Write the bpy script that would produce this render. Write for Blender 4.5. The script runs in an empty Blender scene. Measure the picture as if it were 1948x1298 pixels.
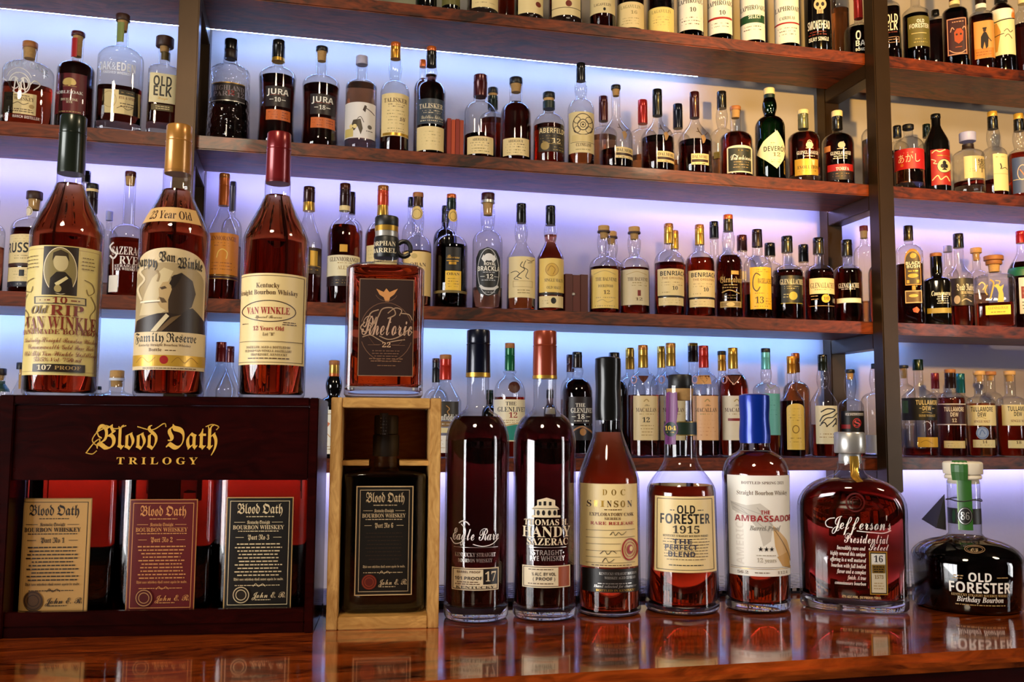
import bpy, bmesh, math, random
from mathutils import Vector, Matrix
from mathutils.geometry import tessellate_polygon

sc = bpy.context.scene
COL = sc.collection
rnd = random.Random(7)
PI = math.pi

# ------------------------------------------------------------------ camera
F_PX, CX, CY = 1752.0, 974.0, 649.0
EYE = Vector((0.0, 0.0, 0.207))
YAW, PITCH, ROLL = math.radians(-12.956), math.radians(5.312), math.radians(0.369)
_cy, _sy, _cp, _sp = math.cos(YAW), math.sin(YAW), math.cos(PITCH), math.sin(PITCH)
_f = Vector((-_sy * _cp, _cy * _cp, _sp))
_r0 = Vector((_cy, _sy, 0))
_u0 = _r0.cross(_f)
_r = _r0 * math.cos(ROLL) + _u0 * math.sin(ROLL)
_u = _u0 * math.cos(ROLL) - _r0 * math.sin(ROLL)
cam_data = bpy.data.cameras.new('camera')
cam_data.sensor_width = 36.0
cam_data.lens = F_PX / 1948.0 * 36.0
cam_data.clip_start = 0.02
cam = bpy.data.objects.new('camera', cam_data)
M = Matrix.Identity(4)
for i in range(3):
    M[i][0], M[i][1], M[i][2], M[i][3] = _r[i], _u[i], -_f[i], EYE[i]
cam.matrix_world = M
COL.objects.link(cam)
sc.camera = cam

# ------------------------------------------------------------------ colour management / world / big lights
sc.view_settings.view_transform = 'Standard'
sc.view_settings.look = 'None'
sc.view_settings.gamma = 1.0
sc.view_settings.use_curve_mapping = False
sc.view_settings.exposure = 0.0
sc.cycles.max_bounces = 14
sc.cycles.diffuse_bounces = 3
sc.cycles.glossy_bounces = 4
sc.cycles.transmission_bounces = 12
sc.cycles.transparent_max_bounces = 24
sc.cycles.use_denoising = True
sc.cycles.caustics_refractive = False
sc.cycles.caustics_reflective = False
sc.cycles.sample_clamp_indirect = 6.0

world = bpy.data.worlds.new('world')
sc.world = world
world.use_nodes = True
world.node_tree.nodes['Background'].inputs[0].default_value = (0.9, 0.75, 0.6, 1)
world.node_tree.nodes['Background'].inputs[1].default_value = 0.02


def light(name, kind, loc, target, energy, color, **kw):
    ld = bpy.data.lights.new(name, kind)
    ld.energy = energy
    ld.color = color
    for k, v in kw.items():
        setattr(ld, k, v)
    o = bpy.data.objects.new(name, ld)
    o.location = loc
    o.rotation_euler = (Vector(target) - Vector(loc)).to_track_quat('-Z', 'Y').to_euler()
    COL.objects.link(o)
    return o


# warm ceiling lamps on the guests' side of the bar, and the warm spot on the right of the back wall
light('ceiling_lamp_center', 'AREA', (-0.5, -0.5, 1.9), (0.5, 1.6, 0.3), 26, (1.0, 0.80, 0.56), shape='DISK', size=0.45)
light('ceiling_lamp_right', 'AREA', (2.0, -0.2, 1.9), (1.6, 2.4, 0.5), 26, (1.0, 0.78, 0.52), shape='DISK', size=0.4)
light('wall_spot_right', 'SPOT', (1.1, 0.2, 1.05), (1.9, 2.7, 1.2), 300, (1.0, 0.58, 0.15), spot_size=math.radians(52), spot_blend=0.75, shadow_soft_size=0.06)

# ------------------------------------------------------------------ pixel -> place helpers
def ray(px, py):
    return (_r * ((px - CX) / F_PX) + _u * ((CY - py) / F_PX) + _f)

def on_y(px, py, Y):
    d = ray(px, py)
    return EYE + d * ((Y - EYE.y) / d.y)

def on_z(px, py, Z):
    d = ray(px, py)
    return EYE + d * ((Z - EYE.z) / d.z)

# ------------------------------------------------------------------ materials
def lin(h):
    h = h.lstrip('#')
    c = [int(h[i:i + 2], 16) / 255.0 for i in (0, 2, 4)]
    return tuple((x / 12.92 if x <= 0.04045 else ((x + 0.055) / 1.055) ** 2.4) for x in c) + (1.0,)

MATS = {}

def new_mat(name):
    m = bpy.data.materials.new(name)
    m.use_nodes = True
    nt = m.node_tree
    for n in list(nt.nodes):
        nt.nodes.remove(n)
    out = nt.nodes.new('ShaderNodeOutputMaterial')
    return m, nt, out

def principled(name, col, rough=0.5, metal=0.0, coat=0.0, bump=0.0, bscale=200.0, vary=0.0, vscale=30.0, spec=0.5):
    m, nt, out = new_mat(name)
    p = nt.nodes.new('ShaderNodeBsdfPrincipled')
    nt.links.new(p.outputs[0], out.inputs[0])
    p.inputs['Base Color'].default_value = col
    p.inputs['Roughness'].default_value = rough
    p.inputs['Metallic'].default_value = metal
    p.inputs['Coat Weight'].default_value = coat
    p.inputs['Coat Roughness'].default_value = 0.08
    p.inputs['Specular IOR Level'].default_value = spec
    if bump or vary:
        tc = nt.nodes.new('ShaderNodeTexCoord')
        nz = nt.nodes.new('ShaderNodeTexNoise')
        nz.inputs['Scale'].default_value = bscale if bump else vscale
        nz.inputs['Detail'].default_value = 4
        nt.links.new(tc.outputs['Object'], nz.inputs['Vector'])
        if bump:
            b = nt.nodes.new('ShaderNodeBump')
            b.inputs['Strength'].default_value = bump
            b.inputs['Distance'].default_value = 0.002
            nt.links.new(nz.outputs[0], b.inputs['Height'])
            nt.links.new(b.outputs[0], p.inputs['Normal'])
        if vary:
            nz2 = nt.nodes.new('ShaderNodeTexNoise')
            nz2.inputs['Scale'].default_value = vscale
            nz2.inputs['Detail'].default_value = 5
            nt.links.new(tc.outputs['Object'], nz2.inputs['Vector'])
            mx = nt.nodes.new('ShaderNodeMix')
            mx.data_type = 'RGBA'
            mx.inputs['A'].default_value = tuple(c * (1 - vary) for c in col[:3]) + (1,)
            mx.inputs['B'].default_value = tuple(min(1, c * (1 + vary)) for c in col[:3]) + (1,)
            nt.links.new(nz2.outputs[0], mx.inputs['Factor'])
            nt.links.new(mx.outputs['Result'], p.inputs['Base Color'])
    return m

def wood(name, dark, light_, axis=0, rough=0.3, coat=0.3, scale=1.0, knots=True):
    m, nt, out = new_mat(name)
    N, L = nt.nodes.new, nt.links.new
    p = N('ShaderNodeBsdfPrincipled')
    L(p.outputs[0], out.inputs[0])
    tc = N('ShaderNodeTexCoord')
    mp = N('ShaderNodeMapping')
    s = [14.0 * scale] * 3
    s[axis] = 0.9 * scale
    mp.inputs['Scale'].default_value = s
    L(tc.outputs['Object'], mp.inputs['Vector'])
    warp = N('ShaderNodeTexNoise')
    warp.inputs['Scale'].default_value = 2.2
    warp.inputs['Detail'].default_value = 3
    s2 = [3.0 * scale] * 3
    s2[axis] = 1.2 * scale
    mp2 = N('ShaderNodeMapping')
    mp2.inputs['Scale'].default_value = s2
    L(tc.outputs['Object'], mp2.inputs['Vector'])
    L(mp2.outputs[0], warp.inputs['Vector'])
    add = N('ShaderNodeMix')
    add.data_type = 'VECTOR'
    add.inputs['Factor'].default_value = 0.16
    L(mp.outputs[0], add.inputs['A'])
    vs = N('ShaderNodeVectorMath')
    vs.operation = 'SCALE'
    vs.inputs['Scale'].default_value = 14.0
    L(warp.outputs['Color'], vs.inputs[0])
    L(vs.outputs[0], add.inputs['B'])
    n1 = N('ShaderNodeTexNoise')
    n1.inputs['Scale'].default_value = 2.4
    n1.inputs['Detail'].default_value = 7
    n1.inputs['Roughness'].default_value = 0.62
    L(add.outputs['Result'], n1.inputs['Vector'])
    n2 = N('ShaderNodeTexNoise')
    n2.inputs['Scale'].default_value = 9.0
    n2.inputs['Detail'].default_value = 4
    L(add.outputs['Result'], n2.inputs['Vector'])
    mixf = N('ShaderNodeMath')
    mixf.operation = 'MULTIPLY_ADD'
    mixf.inputs[1].default_value = 0.45
    L(n2.outputs[0], mixf.inputs[0])
    half = N('ShaderNodeMath')
    half.operation = 'MULTIPLY'
    half.inputs[1].default_value = 0.62
    L(n1.outputs[0], half.inputs[0])
    L(half.outputs[0], mixf.inputs[2])
    cr = N('ShaderNodeValToRGB')
    cr.color_ramp.elements[0].position = 0.40
    cr.color_ramp.elements[0].color = dark
    cr.color_ramp.elements[1].position = 0.68
    cr.color_ramp.elements[1].color = light_
    L(mixf.outputs[0], cr.inputs[0])
    L(cr.outputs[0], p.inputs['Base Color'])
    p.inputs['Roughness'].default_value = rough
    p.inputs['Coat Weight'].default_value = coat
    p.inputs['Coat Roughness'].default_value = 0.06
    b = N('ShaderNodeBump')
    b.inputs['Strength'].default_value = 0.12
    b.inputs['Distance'].default_value = 0.002
    L(mixf.outputs[0], b.inputs['Height'])
    L(b.outputs[0], p.inputs['Normal'])
    return m

def thin_glass(name, tint=(0.925, 0.93, 0.94, 1), bump=0.0):
    m, nt, out = new_mat(name)
    N, L = nt.nodes.new, nt.links.new
    tr = N('ShaderNodeBsdfTransparent')
    # the slanting way through the wall is longer: tint ** (1 / cos)
    ge = N('ShaderNodeNewGeometry')
    dt = N('ShaderNodeVectorMath')
    dt.operation = 'DOT_PRODUCT'
    L(ge.outputs['Normal'], dt.inputs[0])
    L(ge.outputs['Incoming'], dt.inputs[1])
    ab = N('ShaderNodeMath')
    ab.operation = 'ABSOLUTE'
    L(dt.outputs['Value'], ab.inputs[0])
    mxx = N('ShaderNodeMath')
    mxx.operation = 'MAXIMUM'
    mxx.inputs[1].default_value = 0.06
    L(ab.outputs[0], mxx.inputs[0])
    inv = N('ShaderNodeMath')
    inv.operation = 'DIVIDE'
    inv.inputs[0].default_value = 1.0
    L(mxx.outputs[0], inv.inputs[1])
    cc = N('ShaderNodeCombineColor')
    for i in range(3):
        pw = N('ShaderNodeMath')
        pw.operation = 'POWER'
        pw.inputs[0].default_value = tint[i]
        L(inv.outputs[0], pw.inputs[1])
        L(pw.outputs[0], cc.inputs[i])
    L(cc.outputs[0], tr.inputs[0])
    gl = N('ShaderNodeBsdfGlossy')
    gl.inputs['Roughness'].default_value = 0.03
    gl.inputs['Color'].default_value = (1, 1, 1, 1)
    fr = N('ShaderNodeFresnel')
    fr.inputs['IOR'].default_value = 1.55
    # the same outer-surface reflectance from either side of the thin wall
    geo = N('ShaderNodeNewGeometry')
    ior = N('ShaderNodeMapRange')
    ior.inputs['To Min'].default_value = 1.55
    ior.inputs['To Max'].default_value = 1.0 / 1.55
    L(geo.outputs['Backfacing'], ior.inputs['Value'])
    L(ior.outputs[0], fr.inputs['IOR'])
    mx = N('ShaderNodeMixShader')
    L(fr.outputs[0], mx.inputs[0])
    L(tr.outputs[0], mx.inputs[1])
    L(gl.outputs[0], mx.inputs[2])
    L(mx.outputs[0], out.inputs[0])
    if bump:
        tc = N('ShaderNodeTexCoord')
        vo = N('ShaderNodeTexVoronoi')
        vo.inputs['Scale'].default_value = 90
        L(tc.outputs['Object'], vo.inputs['Vector'])
        b = N('ShaderNodeBump')
        b.inputs['Strength'].default_value = bump
        b.inputs['Distance'].default_value = 0.004
        L(vo.outputs[0], b.inputs['Height'])
        L(b.outputs[0], gl.inputs['Normal'])
        L(b.outputs[0], fr.inputs['Normal'])
    return m

def solid_glass(name, col=(1, 1, 1, 1), ior=1.5):
    m, nt, out = new_mat(name)
    g = nt.nodes.new('ShaderNodeBsdfGlass')
    g.inputs['IOR'].default_value = ior
    g.inputs['Roughness'].default_value = 0.01
    g.inputs['Color'].default_value = col
    nt.links.new(g.outputs[0], out.inputs[0])
    return m

def liquid_mat(name, trans, path=0.07):
    """whisky: clear refraction with an absorbing body; trans = share of light left after `path` metres"""
    m, nt, out = new_mat(name)
    g = nt.nodes.new('ShaderNodeBsdfGlass')
    g.inputs['IOR'].default_value = 1.34
    g.inputs['Roughness'].default_value = 0.0
    nt.links.new(g.outputs[0], out.inputs[0])
    sig = [-math.log(max(t, 1e-4)) / path for t in trans]
    D = max(sig) * 1.02
    v = nt.nodes.new('ShaderNodeVolumeAbsorption')
    v.inputs['Color'].default_value = tuple(1 - s / D for s in sig) + (1,)
    v.inputs['Density'].default_value = D
    nt.links.new(v.outputs[0], out.inputs['Volume'])
    return m

def emission(name, col, strength):
    m, nt, out = new_mat(name)
    e = nt.nodes.new('ShaderNodeEmission')
    e.inputs[0].default_value = col
    e.inputs[1].default_value = strength
    nt.links.new(e.outputs[0], out.inputs[0])
    return m

GLASS = {
    'clear': thin_glass('clear_bottle_glass'),
    'bumpy': thin_glass('carved_bottle_glass', bump=0.9),
    'green': thin_glass('green_bottle_glass', (0.05, 0.16, 0.05, 1)),
    'dkgreen': thin_glass('dark_green_bottle_glass', (0.025, 0.06, 0.03, 1)),
    'brightgreen': thin_glass('bright_green_bottle_glass', (0.05, 0.75, 0.10, 1)),
    'black': principled('black_bottle_glass', lin('#0a0808'), 0.08, spec=0.7),
}
BASE_GLASS = solid_glass('thick_base_glass', (0.98, 0.98, 0.99, 1))
_nt = BASE_GLASS.node_tree                         # added translucent share puts extra brightness into the clear glass foot
_g = next(n for n in _nt.nodes if n.type == 'BSDF_GLASS')
_t = _nt.nodes.new('ShaderNodeBsdfTranslucent')
_t.inputs[0].default_value = (0.9, 0.9, 0.92, 1)
_mx = _nt.nodes.new('ShaderNodeMixShader')
_mx.inputs[0].default_value = 0.06
_nt.links.new(_g.outputs[0], _mx.inputs[1])
_nt.links.new(_t.outputs[0], _mx.inputs[2])
_nt.links.new(_mx.outputs[0], next(n for n in _nt.nodes if n.type == 'OUTPUT_MATERIAL').inputs[0])
LIQ = {
    'dark': liquid_mat('dark_whisky', (0.085, 0.0035, 0.0012)),
    'red': liquid_mat('red_amber_whisky', (0.34, 0.022, 0.004)),
    'amber': liquid_mat('amber_whisky', (0.62, 0.17, 0.035)),
    'pale': liquid_mat('pale_amber_whisky', (0.62, 0.30, 0.14)),
    'black': liquid_mat('very_dark_whisky', (0.02, 0.001, 0.0006)),
    'bourbon': liquid_mat('red_bourbon', (0.42, 0.026, 0.004)),
    'boxed': liquid_mat('box_bourbon', (0.42, 0.016, 0.004)),
    'flask': liquid_mat('flask_bourbon', (0.17, 0.003, 0.001)),
    'deep': liquid_mat('deep_red_bourbon', (0.03, 0.001, 0.0006)),
}
COLS = dict(navycap='#0c1022', rustcap='#8e3a22', waxblack='#141413', waxblue='#0a2f9a', creamstop='#f2e4c8', goldleaf='#d8a842', tanpaper='#b88e52', oldgreen='#232a20', goldcap='#b8803a', redcap='#7a1a1e', redbrown='#7a2a16', neckpaper='#dcb070', bandpaper='#dcc394', smoke='#2a221c', black='#12100f', maroon='#4a0f12', wood='#a86a35', dkwood='#3a1d10', cork='#c79a5c', cream='#f0d698', white='#f4efe2',
            yellow='#f0c84a', gold='#c79a3e', orange='#d0672a', red='#a81c18', brightred='#c92a20', navy='#12204a', slate='#39424c',
            green='#1f4a2a', dkgreen='#15261a', teal='#2c8f95', tealfoil='#6fc4c8', peach='#f2bd86', grey='#8a8a90', brown='#3b2015',
            olive='#6b6430', dkred='#5c0f14', ink='#1a1410', redink='#a01c1c', brownink='#5a3a1c', pale='#e8d8b4', silver='#c8c4bc',
            blue='#0b2f9e', purple='#6e2f6a', tan='#b8965c', amberfoil='#c98a2e', lilacgrey='#b4aec4', boxred='#8e2a1c', boxdark='#4c150f',
            labelgold='#d8a83e', white2='#ffffff', lilac='#b7b9e8', graypaper='#d8d2c4', sepia='#6b5230', sepiadk='#2a1c0e')

def C(c):
    """material for a colour name (paper, ink, foil)"""
    if c in MATS:
        return MATS[c]
    col = lin(COLS.get(c, c))
    if c in ('gold', 'silver', 'amberfoil', 'labelgold'):
        m = principled('foil_' + c, col, 0.32, 0.75 if c != 'labelgold' else 0.35)
    elif c in ('wood', 'dkwood'):
        m = principled('stopper_' + c, col, 0.5, vary=0.25, vscale=60)
    elif c == 'cork':
        m = principled('cork', col, 0.8, vary=0.25, vscale=250)
    else:
        m = principled('paint_' + c.lstrip('#'), col, 0.42)
    MATS[c] = m
    return m

def foil(c):
    k = 'foil:' + c
    if k not in MATS:
        MATS[k] = principled('capsule_' + c.lstrip('#'), lin(COLS.get(c, c)), 0.28, 0.35 if c not in ('gold', 'silver', 'amberfoil') else 0.7, coat=0.3)
    return MATS[k]

# ------------------------------------------------------------------ lettering
STYLE = {'sf': (0x1D400, 0x1D41A, 0x1D7CE), 'si': (0x1D468, 0x1D482, None), 'sc': (0x1D4D0, 0x1D4EA, None), 'fr': (0x1D56C, 0x1D586, None), 'sb': (0x1D5D4, 0x1D5EE, 0x1D7EC)}
GLYPH = {}

def conv(ch, st):
    if st not in STYLE:
        return ch
    a, b, d = STYLE[st]
    if 'A' <= ch <= 'Z':
        return chr(a + ord(ch) - 65)
    if 'a' <= ch <= 'z':
        return chr(b + ord(ch) - 97)
    if ch.isdigit():
        return chr((d or 0x1D7CE) + int(ch))
    return ch

def load_glyphs():
    letters = [chr(c) for c in range(33, 127) if chr(c) not in '|']
    want = list(letters) + ['№', '★', 'あ', 'か', 'し', '響', '♣', '•']
    for st in STYLE:
        for ch in letters:
            if ch.isalnum():
                g = conv(ch, st)
                if g not in want:
                    want.append(g)
    cu = bpy.data.curves.new('glyphs', 'FONT')
    cu.resolution_u = 2
    cu.size = 1.0
    o = bpy.data.objects.new('glyphs', cu)
    COL.objects.link(o)

    def polys(body):
        cu.body = body
        dg = bpy.context.evaluated_depsgraph_get()
        dg.update()
        ev = o.evaluated_get(dg)
        me = ev.to_mesh()
        v = [(p.co.x, p.co.y) for p in me.vertices]
        f = [tuple(p.vertices) for p in me.polygons]
        ev.to_mesh_clear()
        return v, f
    v, f = polys('|')
    bar_l = min(p[0] for p in v)
    bar_w = max(p[0] for p in v) - bar_l
    v, f = polys('A  |')
    v2, f2 = polys('A   |')
    space = max(p[0] for p in v2) - max(p[0] for p in v)
    one = [p[1] for p in polys('|')[0]]
    ten = [p[1] for p in polys('|' + '\n' * 10 + '|')[0]]
    LH = (min(one) - min(ten)) / 10.0
    SP = 3
    sep = '\n\n\n'
    body = sep.join(g + ' ' * SP + '|' for g in want)
    v, f = polys(body)
    step = LH * 3
    rows = {}
    for fi in f:
        cyy = sum(v[i][1] for i in fi) / len(fi)
        k = int(round((-(cyy - 0.3)) / step))
        rows.setdefault(k, []).append(fi)
    for k, g in enumerate(want):
        fs = rows.get(k, [])
        if not fs:
            continue
        xm = max(v[i][0] for fi in fs for i in fi)
        bl = xm - bar_w
        gf = [fi for fi in fs if max(v[i][0] for i in fi) < bl - 1e-4]
        adv = bl - bar_l - SP * space
        tris = []
        for fi in gf:
            pts = [(v[i][0], v[i][1] + k * step) for i in fi]
            for j in range(1, len(pts) - 1):
                tris.append((pts[0], pts[j], pts[j + 1]))
        GLYPH[g] = (adv, tris)
    GLYPH[' '] = (space, [])
    GLYPH['|'] = (bar_w + 2 * bar_l, [])
    bpy.data.objects.remove(o)
    bpy.data.curves.remove(cu)

load_glyphs()
CAPH = max(p[1] for t in GLYPH['H'][1] for p in t)

def text_tris(s, st, track=0.0):
    """triangles of a line, x from 0..W, cap height normalised to 1"""
    x = 0.0
    out = []
    for ch in s:
        g = conv(ch, st)
        if g not in GLYPH:
            g = ch
        adv, tr = GLYPH.get(g, GLYPH[' '])
        for t in tr:
            out.append(tuple((p[0] + x, p[1]) for p in t))
        x += adv + track
    if not out:
        return [], 1.0
    x0 = min(p[0] for t in out for p in t)
    x1 = max(p[0] for t in out for p in t)
    return [tuple(((p[0] - x0) / CAPH, p[1] / CAPH) for p in t) for t in out], (x1 - x0) / CAPH

# ------------------------------------------------------------------ mesh helpers
class MB:
    def __init__(self):
        self.v, self.f, self.m, self.mats = [], [], [], []

    def mi(self, mat):
        if mat not in self.mats:
            self.mats.append(mat)
        return self.mats.index(mat)

    def face(self, pts, mat):
        b = len(self.v)
        self.v.extend([tuple(p) for p in pts])
        self.f.append(tuple(range(b, b + len(pts))))
        self.m.append(self.mi(mat))

    def box(self, x0, x1, y0, y1, z0, z1, mat):
        b = len(self.v)
        self.v += [(x, y, z) for z in (z0, z1) for y in (y0, y1) for x in (x0, x1)]
        for q in ((0, 2, 3, 1), (4, 5, 7, 6), (0, 1, 5, 4), (2, 6, 7, 3), (0, 4, 6, 2), (1, 3, 7, 5)):
            self.f.append(tuple(b + i for i in q))
            self.m.append(self.mi(mat))

    def loft(self, rings, mat, seg=36, cap0=True, cap1=True, cx=0.0, cy=0.0):
        """rings: (z, rx, ry, n[, dx])"""
        b = len(self.v)
        k = self.mi(mat)
        for rg in rings:
            z, rx, ry, n = rg[:4]
            dx = rg[4] if len(rg) > 4 else 0.0
            for i in range(seg):
                a = 2 * PI * (i + 0.5) / seg
                c, s = math.cos(a), math.sin(a)
                e = 2.0 / n
                self.v.append((cx + dx + rx * math.copysign(abs(c) ** e, c), cy + ry * math.copysign(abs(s) ** e, s), z))
        for j in range(len(rings) - 1):
            for i in range(seg):
                i2 = (i + 1) % seg
                self.f.append((b + j * seg + i, b + j * seg + i2, b + (j + 1) * seg + i2, b + (j + 1) * seg + i))
                self.m.append(k)
        if cap0:
            self.f.append(tuple(b + i for i in range(seg - 1, -1, -1)))
            self.m.append(k)
        if cap1:
            t = b + (len(rings) - 1) * seg
            self.f.append(tuple(t + i for i in range(seg)))
            self.m.append(k)

    def tube(self, pts, r, mat, seg=8):
        pts = [Vector(p) for p in pts]
        b = len(self.v)
        k = self.mi(mat)
        n = len(pts)
        for i, p in enumerate(pts):
            t = (pts[min(i + 1, n - 1)] - pts[max(i - 1, 0)]).normalized()
            up = Vector((0, 0, 1)) if abs(t.z) < 0.9 else Vector((1, 0, 0))
            a = t.cross(up).normalized()
            c = t.cross(a)
            rr = r[i] if isinstance(r, (list, tuple)) else r
            for j in range(seg):
                an = 2 * PI * j / seg
                self.v.append(tuple(p + a * (rr * math.cos(an)) + c * (rr * math.sin(an))))
        for i in range(n - 1):
            for j in range(seg):
                j2 = (j + 1) % seg
                self.f.append((b + i * seg + j, b + i * seg + j2, b + (i + 1) * seg + j2, b + (i + 1) * seg + j))
                self.m.append(k)
        self.f.append(tuple(b + j for j in range(seg)))
        self.m.append(k)
        self.f.append(tuple(b + (n - 1) * seg + j for j in range(seg - 1, -1, -1)))
        self.m.append(k)

    def build(self, name, parent=None, smooth=True, angle=35, bevel=0.0):
        me = bpy.data.meshes.new(name)
        me.from_pydata(self.v, [], self.f)
        for m in self.mats:
            me.materials.append(m)
        me.polygons.foreach_set('material_index', self.m)
        me.update()
        if smooth:
            me.polygons.foreach_set('use_smooth', [True] * len(me.polygons))
            me.set_sharp_from_angle(angle=math.radians(angle))
        bm = bmesh.new()
        bm.from_mesh(me)
        if bevel:
            bmesh.ops.remove_doubles(bm, verts=bm.verts, dist=1e-6)
            bmesh.ops.bevel(bm, geom=[e for e in bm.edges if e.is_manifold and e.calc_face_angle(0) > 0.5], offset=bevel, segments=2, affect='EDGES', clamp_overlap=True)
        bm.to_mesh(me)
        bm.free()
        if bevel:
            me.polygons.foreach_set('use_smooth', [True] * len(me.polygons))
            me.set_sharp_from_angle(angle=math.radians(40))
        o = bpy.data.objects.new(name, me)
        COL.objects.link(o)
        if parent:
            o.parent = parent
        return o

def tag(o, label, cat, group=None):
    o['label'] = label
    o['category'] = cat
    if group:
        o['group'] = group
    return o

def struct(o):
    o['kind'] = 'structure'
    return o

def empty(name, loc, rz, label, cat, group=None):
    o = bpy.data.objects.new(name, None)
    o.empty_display_size = 0.02
    o.location = loc
    o.rotation_euler = (0, 0, rz)
    COL.objects.link(o)
    return tag(o, label, cat, group)
# ------------------------------------------------------------------ bottle builder
class Spot:
    """A standing place: base point P (world); px/py of the photograph read as sizes at that distance."""
    def __init__(self, P, xc):
        self.P = Vector(P)
        d = Vector((P[0] - EYE.x, P[1] - EYE.y, 0))
        self.D = d.length
        self.n = d.normalized()
        self.r = Vector((self.n.y, -self.n.x, 0))
        self.rz = math.atan2(self.r.y, self.r.x)
        self.xc = xc

    def plane(self, px, py, off=0.0):
        """(u, z) of a pixel on the upright plane through P, moved `off` metres away from the eye"""
        d = ray(px, py)
        t = (self.D + off) / d.dot(self.n)
        q = EYE + d * t - self.P
        return q.dot(self.r), q.z

    def z(self, py, off=0.0):
        # the axis is upright: follow it in the picture
        x = self.xc
        for _ in range(3):
            u, z = self.plane(x, py, off)
            x -= u * F_PX / self.D
        return self.plane(x, py, off)[1]

    def mpp(self, py=None):
        a = self.plane(self.xc, 700)
        b = self.plane(self.xc + 10, 700)
        return (b[0] - a[0]) / 10.0


class Shape:
    """radius of the body at any height, for laying labels on it"""
    def __init__(self, rings):
        self.rings = rings

    def at(self, z):
        R = self.rings
        if z <= R[0][0]:
            return R[0][1:4]
        for a, b in zip(R, R[1:]):
            if z <= b[0]:
                t = (z - a[0]) / max(1e-9, b[0] - a[0])
                return tuple(a[i] + (b[i] - a[i]) * t for i in (1, 2, 3))
        return R[-1][1:4]


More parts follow.
